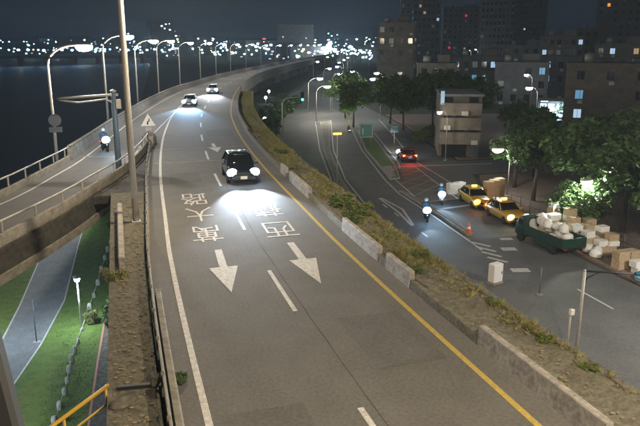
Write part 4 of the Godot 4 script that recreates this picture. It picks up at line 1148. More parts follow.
func vehicles():
	var hx := func(z): return heading(z)
	# main road
	var t := car("dark car with glaring white headlights in the nearer lane", Vector3(6.98, DECK + .006, -40.0), hx.call(-40.0), "car_dark", 4.4, 1.86, 1.62, "lamp_cool")
	for s in [-1.0, 1.0]: spot(t, Vector3(s * .66, .74, 2.35), Vector3(s * .4, -.25, 9.5), 105.0, 25, Color(.86, .93, 1.0), .1)
	t = car("car with blue white headlights farther up the left lane", Vector3(mx(-91.0, -1.9), DECK + .006, -92.5), hx.call(-91.0), "car_silver", 4.4, 1.8, 1.5, "lamp_blue")
	for s in [-1.0, 1.0]: spot(t, Vector3(s * .66, .74, 2.35), Vector3(s * .4, -.25, 9.0), 150.0, 21, Color(.62, .82, 1.0), .1)
	t = car("farthest car on the elevated road with white headlights", Vector3(mx(-115.0, -.2), DECK + .006, -115.5), hx.call(-115.0), "car_white", 4.5, 1.8, 1.55, "lamp_cool")
	for s in [-1.0, 1.0]: spot(t, Vector3(s * .66, .74, 2.35), Vector3(s * .4, -.2, 9.0), 150.0, 21, Color(.92, .96, 1.0), .1)
	# riders
	scooter("scooter with a blue white headlight on the slip ramp", "helmeted rider on the slip ramp scooter", Vector3(-1.25, DECK + .006, -54.0), .3, "lamp_blue", "car_dark", 14.0, "cloth_dark")
	scooter("scooter with the largest blue white glare waiting at the stop line", "helmeted rider on the scooter at the stop line", Vector3(26.5, .006, -50.0), -.35, "lamp_blue", "car_white", 36.0, "cloth_blue")
	scooter("scooter with a narrow white glare beside the dark wedge island", "helmeted rider on the scooter beside the wedge island", Vector3(22.7, .006, -45.2), -.3, "lamp_blue", "car_dark", 18.0, "cloth_dark")
	# street
	t = car("red car seen from behind with glowing brake lights", Vector3(33.0, .006, -71.5), PI - .24, "car_red", 4.2, 1.75, 1.5, "lamp_white", true)
	for s in [-1.0, 1.0]:
		spot(t, Vector3(s * .66, .74, 2.35), Vector3(s * .4, .1, 7.0), 60.0, 15, Color(1, .97, .9), .1)
	spot(t, Vector3(0, .8, -2.4), Vector3(0, .2, -4.0), 3.0, 70, Color(1, .15, .08), .3)
	car("yellow taxi with lit headlights parked in front of the green truck", Vector3(28.95, .006, -43.7), -.1, "car_taxi", 4.5, 1.78, 1.5, "lamp_warm_small", false, true)
	car("yellow taxi with amber side lights behind the other taxi", Vector3(29.2, .006, -48.8), -.16, "car_taxi", 4.4, 1.78, 1.5, "amber", false, true)
	# open green truck with a heaped load
	t = thing("flatbed_truck", "open green truck heaped with white sacks at the kerb", "truck", Vector3(27.6, .006, -36.5), PI + .06)
	for s in [-1.0, 1.0]:
		part(t, "side_board", MB.new().cbox(Vector3(s * .93, 1.0, -.75), Vector3(.06, .65, 3.9), .015).done(), M.green_truck)
		part(t, "side_skirt", MB.new().cbox(Vector3(s * .9, .48, -.75), Vector3(.05, .34, 2.0), .015).done(), M.green_truck)
		part(t, "headlight", MB.new().cbox(Vector3(s * .6, .75, 2.41), Vector3(.3, .2, .06), .02).done(), M.white_plastic)
		part(t, "tail_light", MB.new().cbox(Vector3(s * .75, .62, -2.72), Vector3(.25, .12, .05), .01).done(), M.car_red)
		for z in [1.75, -1.6]: wheel(t, Vector3(s * .78, .36, z), .36, .24)
		for k in 4: part(t, "stake", MB.new().cbox(Vector3(s * .97, 1.0, -2.4 + k * 1.1), Vector3(.05, .7, .07), .01).done(), M.green_truck)
	part(t, "tailgate", MB.new().cbox(Vector3(0, 1.0, -2.7), Vector3(1.86, .65, .06), .015).done(), M.green_truck)
	part(t, "headboard", MB.new().cbox(Vector3(0, 1.25, 1.22), Vector3(1.86, 1.2, .06), .015).done(), M.green_truck)
	part(t, "bed", MB.new().cbox(Vector3(0, .66, -.75), Vector3(1.86, .1, 3.95), .02).done(), M.dark_steel)
	part(t, "chassis", MB.new().cbox(Vector3(0, .48, -.1), Vector3(.8, .2, 4.8), .02).done(), M.dark_steel)
	var mb := MB.new(true)
	var rings := []
	for q in [[2.42, .75, .4, 1.1], [2.38, .86, .35, 1.2], [2.05, .88, .35, 1.75], [1.45, .88, .4, 1.8], [1.32, .86, .4, 1.75]]:
		rings.append(ring(q[0], q[1], q[2], q[3]))
	mb.loft(rings, true)
	part(t, "cab", mb.done(), M.green_truck)
	part(t, "windscreen", MB.new().cbox(Vector3(0, 1.48, 2.24), Vector3(1.45, .5, .04), .02, Basis(Vector3.RIGHT, -.6)).done(), M.car_glass)
	for s in [-1.0, 1.0]: part(t, "side_window", MB.new().cbox(Vector3(s * .865, 1.4, 1.78), Vector3(.04, .42, .5), .015).done(), M.car_glass)

# ---------------------------------------------------------------- goods along the kerb
func sack(mat: Material, label: String, group: String, at: Vector3, s: Vector3, turn: float):
	var mb := MB.new(true)
	var rings := []
	for q in [[-.5, .5], [-.44, .9], [-.3, 1.02], [-.1, .96], [.08, 1.0], [.22, .84], [.34, .72], [.42, .3], [.5, .22]]:
		var r := []
		for j in 14:
			var a := TAU * j / 14
			var wob := 1.0 + .13 * sin(a * 2.0 + at.x * 7.0) + .09 * sin(a * 5.0 + q[0] * 14.0 + at.z * 11.0) + .05 * sin(a * 7.0 - q[0] * 23.0)
			r.append(Basis(Vector3.UP, turn) * Vector3(cos(a) * .5 * s.x * q[1] * wob, (q[0] + .5) * s.y, sin(a) * .5 * s.z * q[1] * wob))
		rings.append(r)
	mb.loft(rings, true)
	tag(part(self, "sack", mb.done(), mat, at), label, "sack", group)

func carton(mat: Material, n: String, label: String, cat: String, group: String, at: Vector3, s: Vector3, turn: float):
	var t := thing(n, label, cat, at, turn, group)
	part(t, "case", MB.new().cbox(Vector3(0, s.y * .5, 0), s, .015).done(), mat)
	part(t, "lid_seam", MB.new().box(Vector3(0, s.y + .003, 0), Vector3(s.x * .99, .008, .06)).done(), M.litter if mat == M.carton else M.foam)

func goods():
	var r := rng
	# load on the truck bed (bed floor at .71)
	for i in 24:
		var x := 27.6 + r.randf_range(-.55, .55); var z := -36.0 + (i % 8) * .47 - 1.75
		var lvl := i / 8
		sack(M.foam if i % 5 != 2 else M.carton, "white sack heaped on the green truck" if i % 5 != 2 else "tan sack heaped on the green truck", "white sacks on the green truck" if i % 5 != 2 else "tan sacks on the green truck", Vector3(x, .72 + lvl * .42, z), Vector3(r.randf_range(.55, .9), r.randf_range(.4, .65), r.randf_range(.5, .8)), r.randf() * 3)
	# stacks on the pavement behind the truck
	var base := [[29.5, -40.4, 3], [30.4, -39.6, 5], [29.1, -38.0, 4], [29.0, -36.9, 3], [29.3, -35.8, 4], [30.8, -36.4, 4], [30.9, -35.0, 4], [30.7, -33.9, 3], [29.75, -38.6, 4], [30.3, -37.7, 5], [29.8, -36.6, 4], [30.2, -35.6, 4], [29.6, -34.9, 3], [30.1, -34.1, 2]]
	for bi in base.size():
		var b: Array = base[bi]
		var y := .13
		for k in b[2]:
			var foam: bool = (k + int(b[0] * 10)) % 2 == 0
			var h := r.randf_range(.32, .48)
			carton(M.foam if foam else M.carton, "foam_box" if foam else "carton", ("white foam box, %s from the ground in the %s stack behind the green truck" if foam else "tan carton, %s from the ground in the %s stack behind the green truck") % [nth(k), nth(bi)], "box", "foam boxes behind the truck" if foam else "cartons behind the truck", Vector3(b[0] + r.randf_range(-.08, .08), y, b[1] + r.randf_range(-.08, .08)), Vector3(.72, h, .62), r.randf_range(-.15, .15))
			y += h
	for q in [[29.2, -34.3], [29.4, -33.6], [28.95, -33.2]]:
		sack(M.foam, "white sack on the pavement past the end of the truck", "white sacks on the pavement", Vector3(q[0], .13, q[1]), Vector3(.75, .6, .7), r.randf() * 3)
	# separate pile farther right
	for k in 4:
		carton(M.carton, "carton", "tan carton in the separate stack near the right edge", "box", "cartons near the right edge", Vector3(28.95 + (k % 2) * .8, .13 + (k / 2) * .55, -31.0), Vector3(.76, .55, .7), r.randf_range(-.1, .1))
	for k in 3:
		carton(M.foam, "foam_box", "white foam box beside the blue tarpaulin at the right edge", "box", "foam boxes at the right edge", Vector3(29.5 - k * .1, .13 + (.4 if k == 2 else 0.0), -29.9 + (k % 2) * .8), Vector3(.85, .4, .65), r.randf_range(-.2, .2))
	sack(M.tarp, "blue tarpaulin bundle at the right edge of the picture", "", Vector3(28.9, .13, -28.9), Vector3(1.5, .5, 1.1), .4)
	sack(M.foam, "white plastic bundle behind the blue tarpaulin", "", Vector3(29.8, .13, -28.6), Vector3(1.2, .6, 1.0), 1.0)
	# stack between taxis and trees
	for k in 9:
		carton(M.carton, "carton", "tan carton behind the yellow taxis, %s counted from the lowest" % nth(k), "box", "cartons behind the taxis", Vector3(30.6 + (k % 3) * .82, .13 + (k / 3) * .6, -49.0 - (k % 3) * .5), Vector3(.78, .6, .7), r.randf_range(-.1, .1))
	for k in 5:
		carton(M.foam, "foam_box", "white foam box on the kerb behind the second taxi, %s of five" % nth(k), "box", "foam boxes behind the taxis", Vector3(29.3 + (k % 3) * .95, .006 + (k / 3) * .5, -53.2 - (k % 3) * .3), Vector3(.9, .5, .7), r.randf_range(-.2, .2))
	# kerbside rail fence behind the goods
	var t := thing("pavement_fence", "thin dark rail fence between the goods and the trees", "fence")
	var pts := [Vector3(31.6, .13, -47), Vector3(31.9, .13, -42), Vector3(32.0, .13, -36), Vector3(31.6, .13, -28), Vector3(31.4, .13, -20)]
	for i in pts.size() - 1:
		for h in [.5, 1.05]:
			part(t, "rail", MB.new(true).tube([pts[i] + Vector3(0, h, 0), pts[i + 1] + Vector3(0, h, 0)], .025, .025, 6).done(), M.grey_steel)
		for k in 4:
			var p: Vector3 = pts[i].lerp(pts[i + 1], k / 4.0)
			part(t, "post", MB.new(true).tube([p, p + Vector3(0, 1.1, 0)], .03, .03, 6).done(), M.grey_steel)

# ---------------------------------------------------------------- plants
func leafy(sd: int, rad: Vector3, clumps: int, leaves: int, size: float, spread := .32) -> ArrayMesh:
	var r := RandomNumberGenerator.new(); r.seed = sd
	var st := SurfaceTool.new()
	st.begin(Mesh.PRIMITIVE_TRIANGLES)
	for c in clumps:
		var d := Vector3(r.randfn(), r.randfn() * .9, r.randfn()).normalized()
		var rr0 := r.randf_range(.45, 1.0)
		var cc := d * rad * rr0
		if cc.y < -rad.y * .55: cc.y *= .5
		var cr := rad.length() * spread * r.randf_range(.6, 1.15) * .55
		var tone := r.randf_range(.7, 1.25)
		for l in leaves:
			var o := Vector3(r.randfn(), r.randfn() * .75, r.randfn()).limit_length(1.9) * cr * .5
			var p := cc + o
			var a := Vector3(r.randfn(), r.randfn() * .6, r.randfn()).normalized()
			var b := a.cross(Vector3(r.randfn(), r.randfn(), r.randfn())).normalized()
			var s := size * r.randf_range(.6, 1.3)
			var t := tone * r.randf_range(.75, 1.25)
			var col := Color(t * r.randf_range(.85, 1.15), t, t * r.randf_range(.8, 1.1))
			var q := [p - a * s, p + b * s * .45, p + a * s, p - b * s * .45]
			var nn := a.cross(b)
			for i in [0, 1, 2, 0, 2, 3]:
				st.set_normal(nn); st.set_color(col); st.add_vertex(q[i])
	return st.commit()

func tuft_mesh(sd: int, n: int, h: float, w: float) -> ArrayMesh:
	var r := RandomNumberGenerator.new(); r.seed = sd
	var st := SurfaceTool.new()
	st.begin(Mesh.PRIMITIVE_TRIANGLES)
	for k in n:
		var a := r.randf() * TAU
		var o := Vector3(cos(a), 0, sin(a)) * r.randf() * h * .35
		var lean := Vector3(cos(a), 0, sin(a)) * r.randf_range(.1, .75) * h
		var side := Vector3(-sin(a), 0, cos(a)) * w
		var hh := h * r.randf_range(.5, 1.1)
		var t := r.randf_range(.7, 1.3)
		for p in [[o - side, o + lean * .5 + Vector3(0, hh * .65, 0), o + side], [o + side, o + lean * .5 + Vector3(0, hh * .65, 0), o + lean + Vector3(0, hh, 0)]]:
			for v in p:
				st.set_color(Color(t, t * 1.02, t * .9)); st.add_vertex(v)
	st.generate_normals()
	return st.commit()

func scatter(n: String, mesh: Mesh, mat: Material, xf: Array, cols := []) -> MultiMeshInstance3D:
	var mm := MultiMesh.new()
	mm.transform_format = MultiMesh.TRANSFORM_3D
	mm.use_colors = cols.size() > 0
	mm.mesh = mesh
	mm.instance_count = xf.size()
	for i in xf.size():
		mm.set_instance_transform(i, xf[i])
		if cols.size() > 0: mm.set_instance_color(i, cols[i])
	var o := MultiMeshInstance3D.new()
	o.multimesh = mm; o.material_override = mat
	o.name = numbered(n)
	add_child(o)
	o.set_meta("kind", "stuff")
	return o

var crowns := {}
func tree(label: String, at: Vector3, h: float, cr: float, mat: String, group: String, kind := 0, n := "tree"):
	var t := thing(n, label, "tree", at, 0, group)
	var key := "%d" % kind
	if not crowns.has(key):
		crowns[key] = leafy(100 + kind * 13, Vector3(1, .78, 1), 58, 70, .085, .36)
	var top := h - cr * .75
	var mb := MB.new(true)
	var lean := Vector3(rng.randf_range(-.3, .3), 0, rng.randf_range(-.3, .3))
	mb.tube([Vector3.ZERO, lean * .4 + Vector3(0, top * .4, 0), lean + Vector3(0, top, 0)], .2, .09, 8)
	part(t, "trunk", mb.done(), M.bark)
	for k in 4:
		var a := TAU * k / 4 + rng.randf()
		var s := lean * .6 + Vector3(0, top * .62, 0)
		part(t, "limb", MB.new(true).tube([s, s + Vector3(cos(a) * cr * .35, cr * .35, sin(a) * cr * .35), s + Vector3(cos(a) * cr * .65, cr * .8, sin(a) * cr * .65)], .08, .03, 6).done(), M.bark)
	var c := part(t, "crown", crowns[key], M[mat], Vector3(lean.x, h - cr * .8, lean.z), rng.randf() * TAU)
	c.scale = Vector3.ONE * cr * 1.05

func bush(label: String, at: Vector3, s: Vector3, mat: String, group := "", n := "bush"):
	if not crowns.has("bush"):
		crowns["bush"] = leafy(900, Vector3(1, .8, 1), 26, 60, .13, .42)
	var o := part(self, n, crowns["bush"], M[mat], at + Vector3(0, s.y * .55, 0), rng.randf() * TAU)
	o.scale = s
	tag(o, label, "bush", group)

func greenery():
	# street trees behind the goods
	tree("tree lit bright green by the lamp behind the stacked goods", Vector3(31.8, .13, -38.6), 3.9, 2.1, "leaf", "", 0)
	tree("leafy tree right of the brightly lit one near the right edge", Vector3(33.2, .13, -31.0), 7.0, 2.9, "leaf", "", 1)
	tree("half lit tree behind the yellow taxis", Vector3(34.5, .13, -48.0), 6.6, 2.6, "leaf", "", 2)
	tree("pale lit small tree beside the short street lamp", Vector3(36.2, .13, -53.5), 5.6, 2.3, "leaf", "", 0)
	var dark := [[34.8, -37.4, 7.2, 2.9], [35.0, -42.5, 7.6, 2.8], [37.5, -42.0, 8.2, 3.4], [38.5, -34.0, 8.4, 3.5], [36.0, -27.0, 8.0, 3.3], [42.5, -50.0, 6.8, 3.0], [44.5, -41.0, 7.4, 3.3], [41.0, -57.5, 7.0, 3.0], [48.0, -57.0, 6.0, 2.8], [50.5, -48.5, 6.7, 3.0], [54.5, -62.0, 4.3, 2.1], [47.5, -68.5, 6.6, 3.0], [53.0, -72.0, 3.5, 1.8], [58.5, -55.0, 5.9, 2.8], [62.0, -70.0, 4.8, 2.4]]
	for i in dark.size():
		tree("dark leafy tree of the right hand grove, %s counted from the lit tree" % nth(i), Vector3(dark[i][0], .1, dark[i][1]), dark[i][2], dark[i][3], "leaf", "dark trees of the right hand grove", i % 3)
	# trees along the far street
	var mid := [[44.0, -97.0, 8.6, 3.6], [47.5, -92.0, 8.8, 3.6], [50.0, -98.5, 9.2, 3.8], [45.5, -106.0, 8.8, 3.7], [52.5, -89.0, 8.6, 3.5], [55.0, -101.0, 9.0, 3.8]]
	for i in mid.size():
		tree("dark tree in the clump left of the pale facade, %s of the clump" % nth(i), Vector3(mid[i][0], .1, mid[i][1]), mid[i][2], mid[i][3], "leaf", "dark trees left of the pale facade", (i + 1) % 3)
	tree("dark tree on the far end of the grass island", Vector3(37.6, .1, -103.0), 7.8, 3.0, "leaf", "", 1)
	tree("dark tree behind the yellow green one by the lower lanes", Vector3(41.0, .1, -117.0), 8.6, 3.4, "leaf", "", 2)
	tree("small yellow green tree lit at the end of the grass island", Vector3(35.3, .1, -99.0), 4.6, 1.3, "leaf", "", 0)
	for i in 5:
		bush("low green hedge bush below the dark trees", Vector3(41.2 + i * 1.2, .1, -84.5 - i * 1.6), Vector3(1.5, 1.1, 1.3), "leaf_pale", "hedge below the dark trees")
	# bushes on the verge between the deck and the lower lanes
	for q in [[17.8, -90.0, 2.0], [19.6, -97.0, 2.2], [22.0, -104.0, 2.0], [25.0, -116.0, 2.4], [31.0, -131.0, 2.6], [27.5, -122.0, 2.0], [36.5, -146.0, 2.6]]:
		bush("dark round bush on the verge beside the viaduct", Vector3(q[0] + 1.0, 0, q[1]), Vector3(q[2], q[2] * .9, q[2]), "leaf", "bushes on the verge beside the viaduct")
	# strip: bushes leaning over the barrier, then weeds
	var strip := [[-20.4, 5.0, .55, "leaf_pale"], [-27.8, 5.0, .75, "leaf_pale"], [-31.0, 5.6, .95, "leaf_pale"], [-29.0, 5.9, .9, "leaf_pale"], [-41.8, 5.2, .6, "weed"], [-48.0, 5.5, .7, "leaf_pale"], [-56.0, 5.4, .6, "weed"], [-25.0, 5.9, .5, "weed"], [-22.0, 6.0, .55, "leaf_pale"], [-17.0, 6.2, .4, "leaf_pale"], [-14.2, 6.2, .35, "leaf_pale"], [-12.4, 6.2, .35, "leaf_pale"]]
	var tell := ["small bush leaning over the barrier between two white panels nearest the middle", "bush leaning over the barrier just behind the middle white panels", "largest yellow green bush on the weedy strip", "second largest yellow green bush on the weedy strip", "dry bush beside the far white panel", "pale bush on the strip level with the dark car's rear", "far dry bush on the weedy strip", "dry yellowish bush on the outer side of the strip", "small green bush on the outer edge of the strip", "low green plant on the outer edge of the strip", "second low green plant on the outer edge near the right", "lowest plant on the outer edge at the right"]
	for i in strip.size():
		var s: Array = strip[i]
		bush(tell[i], Vector3(mx(s[0], s[1]), DECK + .02, s[0]), Vector3(s[2] * .72, s[2] * .55, s[2] * .8), s[3])
	var xf := []; var cols := []
	var n := FastNoiseLite.new(); n.seed = 9; n.frequency = .16
	var tries := 0
	while xf.size() < 7600 and tries < 90000:
		tries += 1
		var z := 6.0 - pow(rng.randf(), .8) * 120.0
		var o := rng.randf_range(4.6, 6.5)
		var want := n.get_noise_2d(o * 2.0, z) * 1.2 + (.35 if o > 6.0 else 0.0) + (.1 if z < -20 else -.25)
		if rng.randf() > want + .3: continue
		var s := rng.randf_range(.5, 1.2) * (1.0 if o > 5.0 else .6)
		xf.append(Transform3D(Basis(Vector3.UP, rng.randf() * TAU).scaled(Vector3(s, s * rng.randf_range(.5, 1.1), s)), Vector3(mx(z, o), DECK + .06, z)))
		var g := rng.randf()
		cols.append(Color(.75 + g * .5, .8 + g * .3, .6 + g * .4))
	scatter("weeds", tuft_mesh(3, 14, .26, .016), M.weed, xf, cols)
	# dry litter and stones on the strip and on the ledge
	xf = []
	for k in 1700:
		var z := 6.0 - pow(rng.randf(), 1.2) * 60.0
		var left := rng.randf() < .7
		if left and z < -37: continue
		var x := lerpf(-.6, mx(z, -4.45), rng.randf()) if left else mx(z, rng.randf_range(4.56, 6.3))
		var s := rng.randf_range(.02, .07)
		xf.append(Transform3D(Basis.from_euler(Vector3(rng.randf_range(-.5, .5), rng.randf() * TAU, rng.randf_range(-.5, .5))).scaled(Vector3(s * 1.6, s * .5, s)), Vector3(x, DECK + (.06 if left else .12), z)))
	scatter("leaf_litter", MB.new().cbox(Vector3.ZERO, Vector3.ONE, .2).done(), M.litter, xf)
	bush("yellow green plant hanging on the edge of the walkway below the white upstand", Vector3(-.62, DECK - .1, -23.4), Vector3(.45, .35, .5), "weed")
	bush("small grass clump beside the kerb blocks at the left white line", Vector3(.98, DECK, -15.0), Vector3(.16, .2, .3), "leaf")
	# lawn
	xf = []; cols = []
	for k in 14000:
		var z := -26.0 - rng.randf() * 66.0
		var x := rng.randf_range(-16.0, 1.0)
		var pl := lerpf(-9.6, -7.4, clampf((-z - 36.0) / 42.0, 0, 1)); 
		if x > pl - .8 and x < pl + 3.6 + (.6 if z > -45 else 0.0): continue
		if x > -2.7 and z > -58: continue
		var s := rng.randf_range(.6, 1.3)
		xf.append(Transform3D(Basis(Vector3.UP, rng.randf() * TAU).scaled(Vector3(s, s * .6, s)), Vector3(x, PARK, z)))
		var g := rng.randf_range(.6, 1.3)
		cols.append(Color(g * rng.randf_range(.8, 1.3), g, g))
	scatter("grass", tuft_mesh(5, 9, .09, .018), M.grass, xf, cols)
	for i in 9:
		bush("dark shrub at the foot of the viaduct wall, %s from the near end" % nth(i), Vector3(-.9 + (i % 3) * .3, PARK, -47.0 - i * 3.6), Vector3(1.1, 1.5, 1.3), "leaf", "shrubs below the viaduct wall")
	bush("scruffy shrub beside the park lamp", Vector3(-3.0, PARK, -47.6), Vector3(.5, .9, .5), "weed")

# ---------------------------------------------------------------- buildings
func building(n: String, label: String, x: float, z: float, w: float, h: float, dp: float, turn: float, wall: Material, cols: int, rows: int, lit: Dictionary, opts := {}) -> Node3D:
	var t := thing(n, label, "building", Vector3(x, -.02, z), turn, opts.get("group", ""))
	part(t, "wall", MB.new().box(Vector3(0, h * .5, -dp * .5), Vector3(w, h, dp)).done(), wall)
	var roof := part(t, "roof", MB.new().box(Vector3(0, h + .25, -dp * .5), Vector3(w + .3, .5, dp + .3)).done(), opts.get("roof", M.dark_wall))
	if opts.get("tank", true):
		part(roof, "roof_shed", MB.new().cbox(Vector3(w * .18, h + 1.4, -dp * .5), Vector3(w * .3, 1.9, dp * .35), .05).done(), wall)
	var ws := w / cols; var hs := h / rows
	var pw: float = minf(ws * .56, opts.get("win", 1.25)); var ph := minf(hs * .5, 1.5)
	var pane: ArrayMesh = MB.new().box(Vector3(0, 0, .02), Vector3(pw, ph, .06)).done()
	var fr := MB.new()
	for q in [[0, ph * .5 + .06, pw + .24, .12], [0, -ph * .5 - .06, pw + .3, .12], [-pw * .5 - .06, 0, .12, ph], [pw * .5 + .06, 0, .12, ph]]:
		fr.box(Vector3(q[0], q[1], .05), Vector3(q[2], q[3], .14))
	var frame := fr.done()
	var sash: ArrayMesh = MB.new().box(Vector3(0, 0, .07), Vector3(.06, ph, .05)).done()
	var cool: ArrayMesh = MB.new().cbox(Vector3(0, 0, .22), Vector3(.85, .6, .4), .04).done()
	part(t, "drain_pipe", MB.new().tube([Vector3(w * .5 - .4, 0, .1), Vector3(w * .5 - .4, h, .1)], .07, .07, 6).done(), M.frame)
	part(roof, "water_tank", MB.new(true).lathe([Vector2(.2, h + .5), Vector2(.9, h + .5), Vector2(.95, h + 1.9), Vector2(.3, h + 2.2)], 12, Vector3(-w * .25, 0, -dp * .4)).done(), M.galv)
	for r in rows:
		for c in cols:
			var key := "%d,%d" % [c, r]
			var o := part(t, "window", pane, M[lit[key]] if lit.has(key) else M.pane, Vector3((c + .5 - cols * .5) * ws, (r + .52) * hs, 0))
			part(o, "window_frame", frame, M.frame)
			part(o, "window_sash", MB.new().box(Vector3(pw * [0.0, .12, -.1][(c + r) % 3], 0, .07), Vector3(.06, ph, .05)).done() if (c + r) % 3 != 0 or sash == null else sash, M.frame)
			if not lit.has(key) and rng.randf() < .3: o.material_override = M.curtain
			if rng.randf() < opts.get("air", .22):
				part(t, "air_conditioner", cool, M.white_plastic, Vector3((c + .5 - cols * .5) * ws + pw * .2, (r + .52) * hs - ph * .5 - .55, 0))
	for r in range(1, rows):
		if opts.get("bands", true):
			part(t, "floor_band", MB.new().box(Vector3(0, r * hs, .04), Vector3(w + .06, .22, .1)).done(), opts.get("roof", M.dark_wall))
	return t

func sprinkle(cols: int, rows: int, share: float, kinds: Array) -> Dictionary:
	var d := {}
	for r in rows:
		for c in cols:
			if rng.randf() < share: d["%d,%d" % [c, r]] = kinds[rng.randi() % kinds.size()]
	return d

func town():
	# pale facade at the crossing: deep balconies over a dark ground floor
	var t := thing("corner_building", "narrow building with three pale balcony bands at the crossing", "building", Vector3(39.55, 0, -70.6), -.42)
	part(t, "wall", MB.new().box(Vector3(0, 3.9, -5), Vector3(5.0, 7.4, 9.0)).done(), M.brick_wall)
	for k in 3:
		var b := part(t, "balcony", MB.new().cbox(Vector3(0, 2.5 + k * 1.75, .1), Vector3(4.8, 1.4, 1.3), .03).done(), M.beige_wall)
		part(b, "coping", MB.new().cbox(Vector3(0, 3.24 + k * 1.75, .12), Vector3(4.9, .08, 1.4), .02).done(), M.grey_wall)
	part(t, "roof", MB.new().box(Vector3(0, 7.7, -4.6), Vector3(5.2, .25, 10.2)).done(), M.grey_wall)
	for k in 3:
		for c in 3:
			part(t, "window", MB.new().cbox(Vector3(-1.5 + c * 1.5, 3.5 + k * 1.75, -.44), Vector3(1.1, .8, .06), .01).done(), M.curtain if (k + c) % 3 == 0 else M.pane)
		part(t, "air_conditioner", MB.new().cbox(Vector3([1.7, -1.6, .4][k], 2.1 + k * 1.75, .92), Vector3(.8, .55, .35), .04).done(), M.white_plastic)
	part(t, "drain_pipe", MB.new(true).tube([Vector3(2.3, 0, -.4), Vector3(2.3, 7.4, -.4)], .06, .06, 8).done(), M.galv)
	part(t, "shop_front", MB.new().box(Vector3(-.6, 1.0, -.46), Vector3(3.0, 1.9, .08)).done(), M.pane)
	part(t, "shutter", MB.new().box(Vector3(1.9, 1.0, -.45), Vector3(1.2, 1.9, .08)).done(), M.grey_steel)
	var sg := part(t, "shop_sign", MB.new().cbox(Vector3(-2.3, 7.4, .6), Vector3(.45, 1.6, .3), .03).done(), M.win_cyan)
	sg.set_meta("label", "dim cyan lit sign")
	var W := ["win_white", "win_dim", "win_dim", "win_warm"]
	building("office_building", "dark brown tower standing alone in the middle distance", 79.6, -182.6, 11.0, 19.5, 12, -.42, M.brick_wall, 4, 6, {"1,4": "win_dim", "0,5": "win_dim"}, {"roof": M.brick_wall})
	building("tower_block", "tall blue grey slab rising out of the top behind the brown tower", 190.6, -418.2, 10.5, 66.0, 14, -.4, M.grey_wall, 3, 16, {"2,11": "win_white", "0,9": "win_dim", "2,8": "win_cyan", "2,7": "win_cyan"})
	building("tower_block", "dark tower with scattered lit windows beside the blue grey slab", 170.5, -348.9, 15.0, 66.0, 15, -.42, M.dark_wall, 6, 18, sprinkle(6, 18, .14, W), {"win": 1.3})
	building("tower_block", "broad pale grey tower below the top with red lights", 218.2, -393.0, 26.0, 37.0, 18, -.44, M.grey_wall, 8, 11, sprinkle(8, 11, .09, ["win_dim", "win_dim", "win_red"]))
	building("tower_block", "tower with a pale window grid left of the middle top right", 190.0, -306.8, 16.5, 52.0, 15, -.5, M.grey_wall, 8, 16, sprinkle(8, 16, .04, ["win_dim", "win_white"]), {"win": 1.2})
	building("tower_block", "far dark tower with one lit window behind the low roofs", 298.3, -437.2, 24.0, 54.0, 18, -.5, M.dark_wall, 7, 14, {"2,6": "win_white", "4,4": "win_dim"})
	building("low_building", "low tan building with a row of bluish lights", 139.2, -185.0, 13.0, 16.0, 12, -.58, M.beige_wall, 6, 5, {"0,3": "win_white", "1,3": "win_dim", "2,3": "win_dim", "3,3": "win_dim", "4,3": "win_white", "5,4": "win_white"}, {"roof": M.brick_wall})
	building("low_building", "tan block with one lit window at the upper right", 170.8, -208.6, 13.0, 19.0, 12, -.6, M.brick_wall, 5, 6, {"3,3": "win_white", "4,0": "win_dim"}, {"roof": M.brick_wall})
	building("tower_block", "dark tower at the right edge", 228.1, -261.3, 22.0, 40.0, 15, -.65, M.dark_wall, 7, 12, {"1,9": "win_yellow", "3,2": "win_dim"})
	building("warehouse", "long brown walled building low at the right edge", 81.8, -94.9, 14.5, 10.0, 12, -.68, M.brick_wall, 3, 3, {"0,0": "win_white", "0,1": "win_cyan"}, {"bands": false, "tank": false, "roof": M.brick_wall})
	building("low_building", "flat roofed building with pale roof edge behind the grove", 139.7, -205.7, 16.0, 13.0, 12, -.55, M.grey_wall, 5, 4, {"1,2": "win_dim", "3,1": "win_dim"}, {"roof": M.grey_wall})
	building("low_building", "brown house above the dark trees in the middle", 71.1, -138.9, 9.0, 9.0, 10, -.42, M.brick_wall, 3, 3, {"1,2": "win_dim"}, {"roof": M.brick_wall})
	building("low_building", "house with cyan lit windows behind the narrow corner building", 91.4, -154.8, 14.0, 10.2, 10, -.5, M.dark_wall, 6, 3, {"1,1": "win_cyan", "2,1": "win_cyan", "3,1": "win_white", "2,2": "win_dim", "4,2": "win_white", "5,2": "win_white"})
	building("low_building", "dark house between the grove and the lit yard", 89.9, -133.4, 12.0, 9.2, 10, -.55, M.dark_wall, 4, 3, {"0,1": "win_dim", "3,2": "win_cyan"})
	building("low_building", "dark house with a warm window behind the brown wall", 135.4, -152.9, 15.0, 13.5, 12, -.68, M.brick_wall, 5, 4, {"1,3": "win_white", "3,3": "win_warm"})
	building("low_building", "house with two bluish windows above the lit yard", 108.5, -144.1, 9.5, 10.3, 10, -.6, M.dark_wall, 3, 3, {"0,2": "win_white", "0,1": "win_cyan"})
	building("low_building", "dark building past the right edge of the picture", 97.1, -99.1, 10.0, 10.5, 10, -.7, M.brick_wall, 3, 3, {})
	# lit yard
	t = thing("lit_canopy", "white lit canopy over a yard among dark houses", "canopy", Vector3(78.5, 0, -104.5), -.62)
	part(t, "roof", MB.new().cbox(Vector3(0, 3.6, 0), Vector3(6.6, .3, 4.0), .04).done(), M.white_concrete)
	for q in [[-3, -1.6], [3, -1.6], [-3, 1.6], [3, 1.6]]:
		part(t, "column", MB.new(true).tube([Vector3(q[0], 0, q[1]), Vector3(q[0], 3.5, q[1])], .1, .1, 8).done(), M.white_concrete)
	part(t, "back_wall", MB.new().cbox(Vector3(0, 1.8, -2.2), Vector3(6.6, 3.6, .2), .03).done(), M.foam)
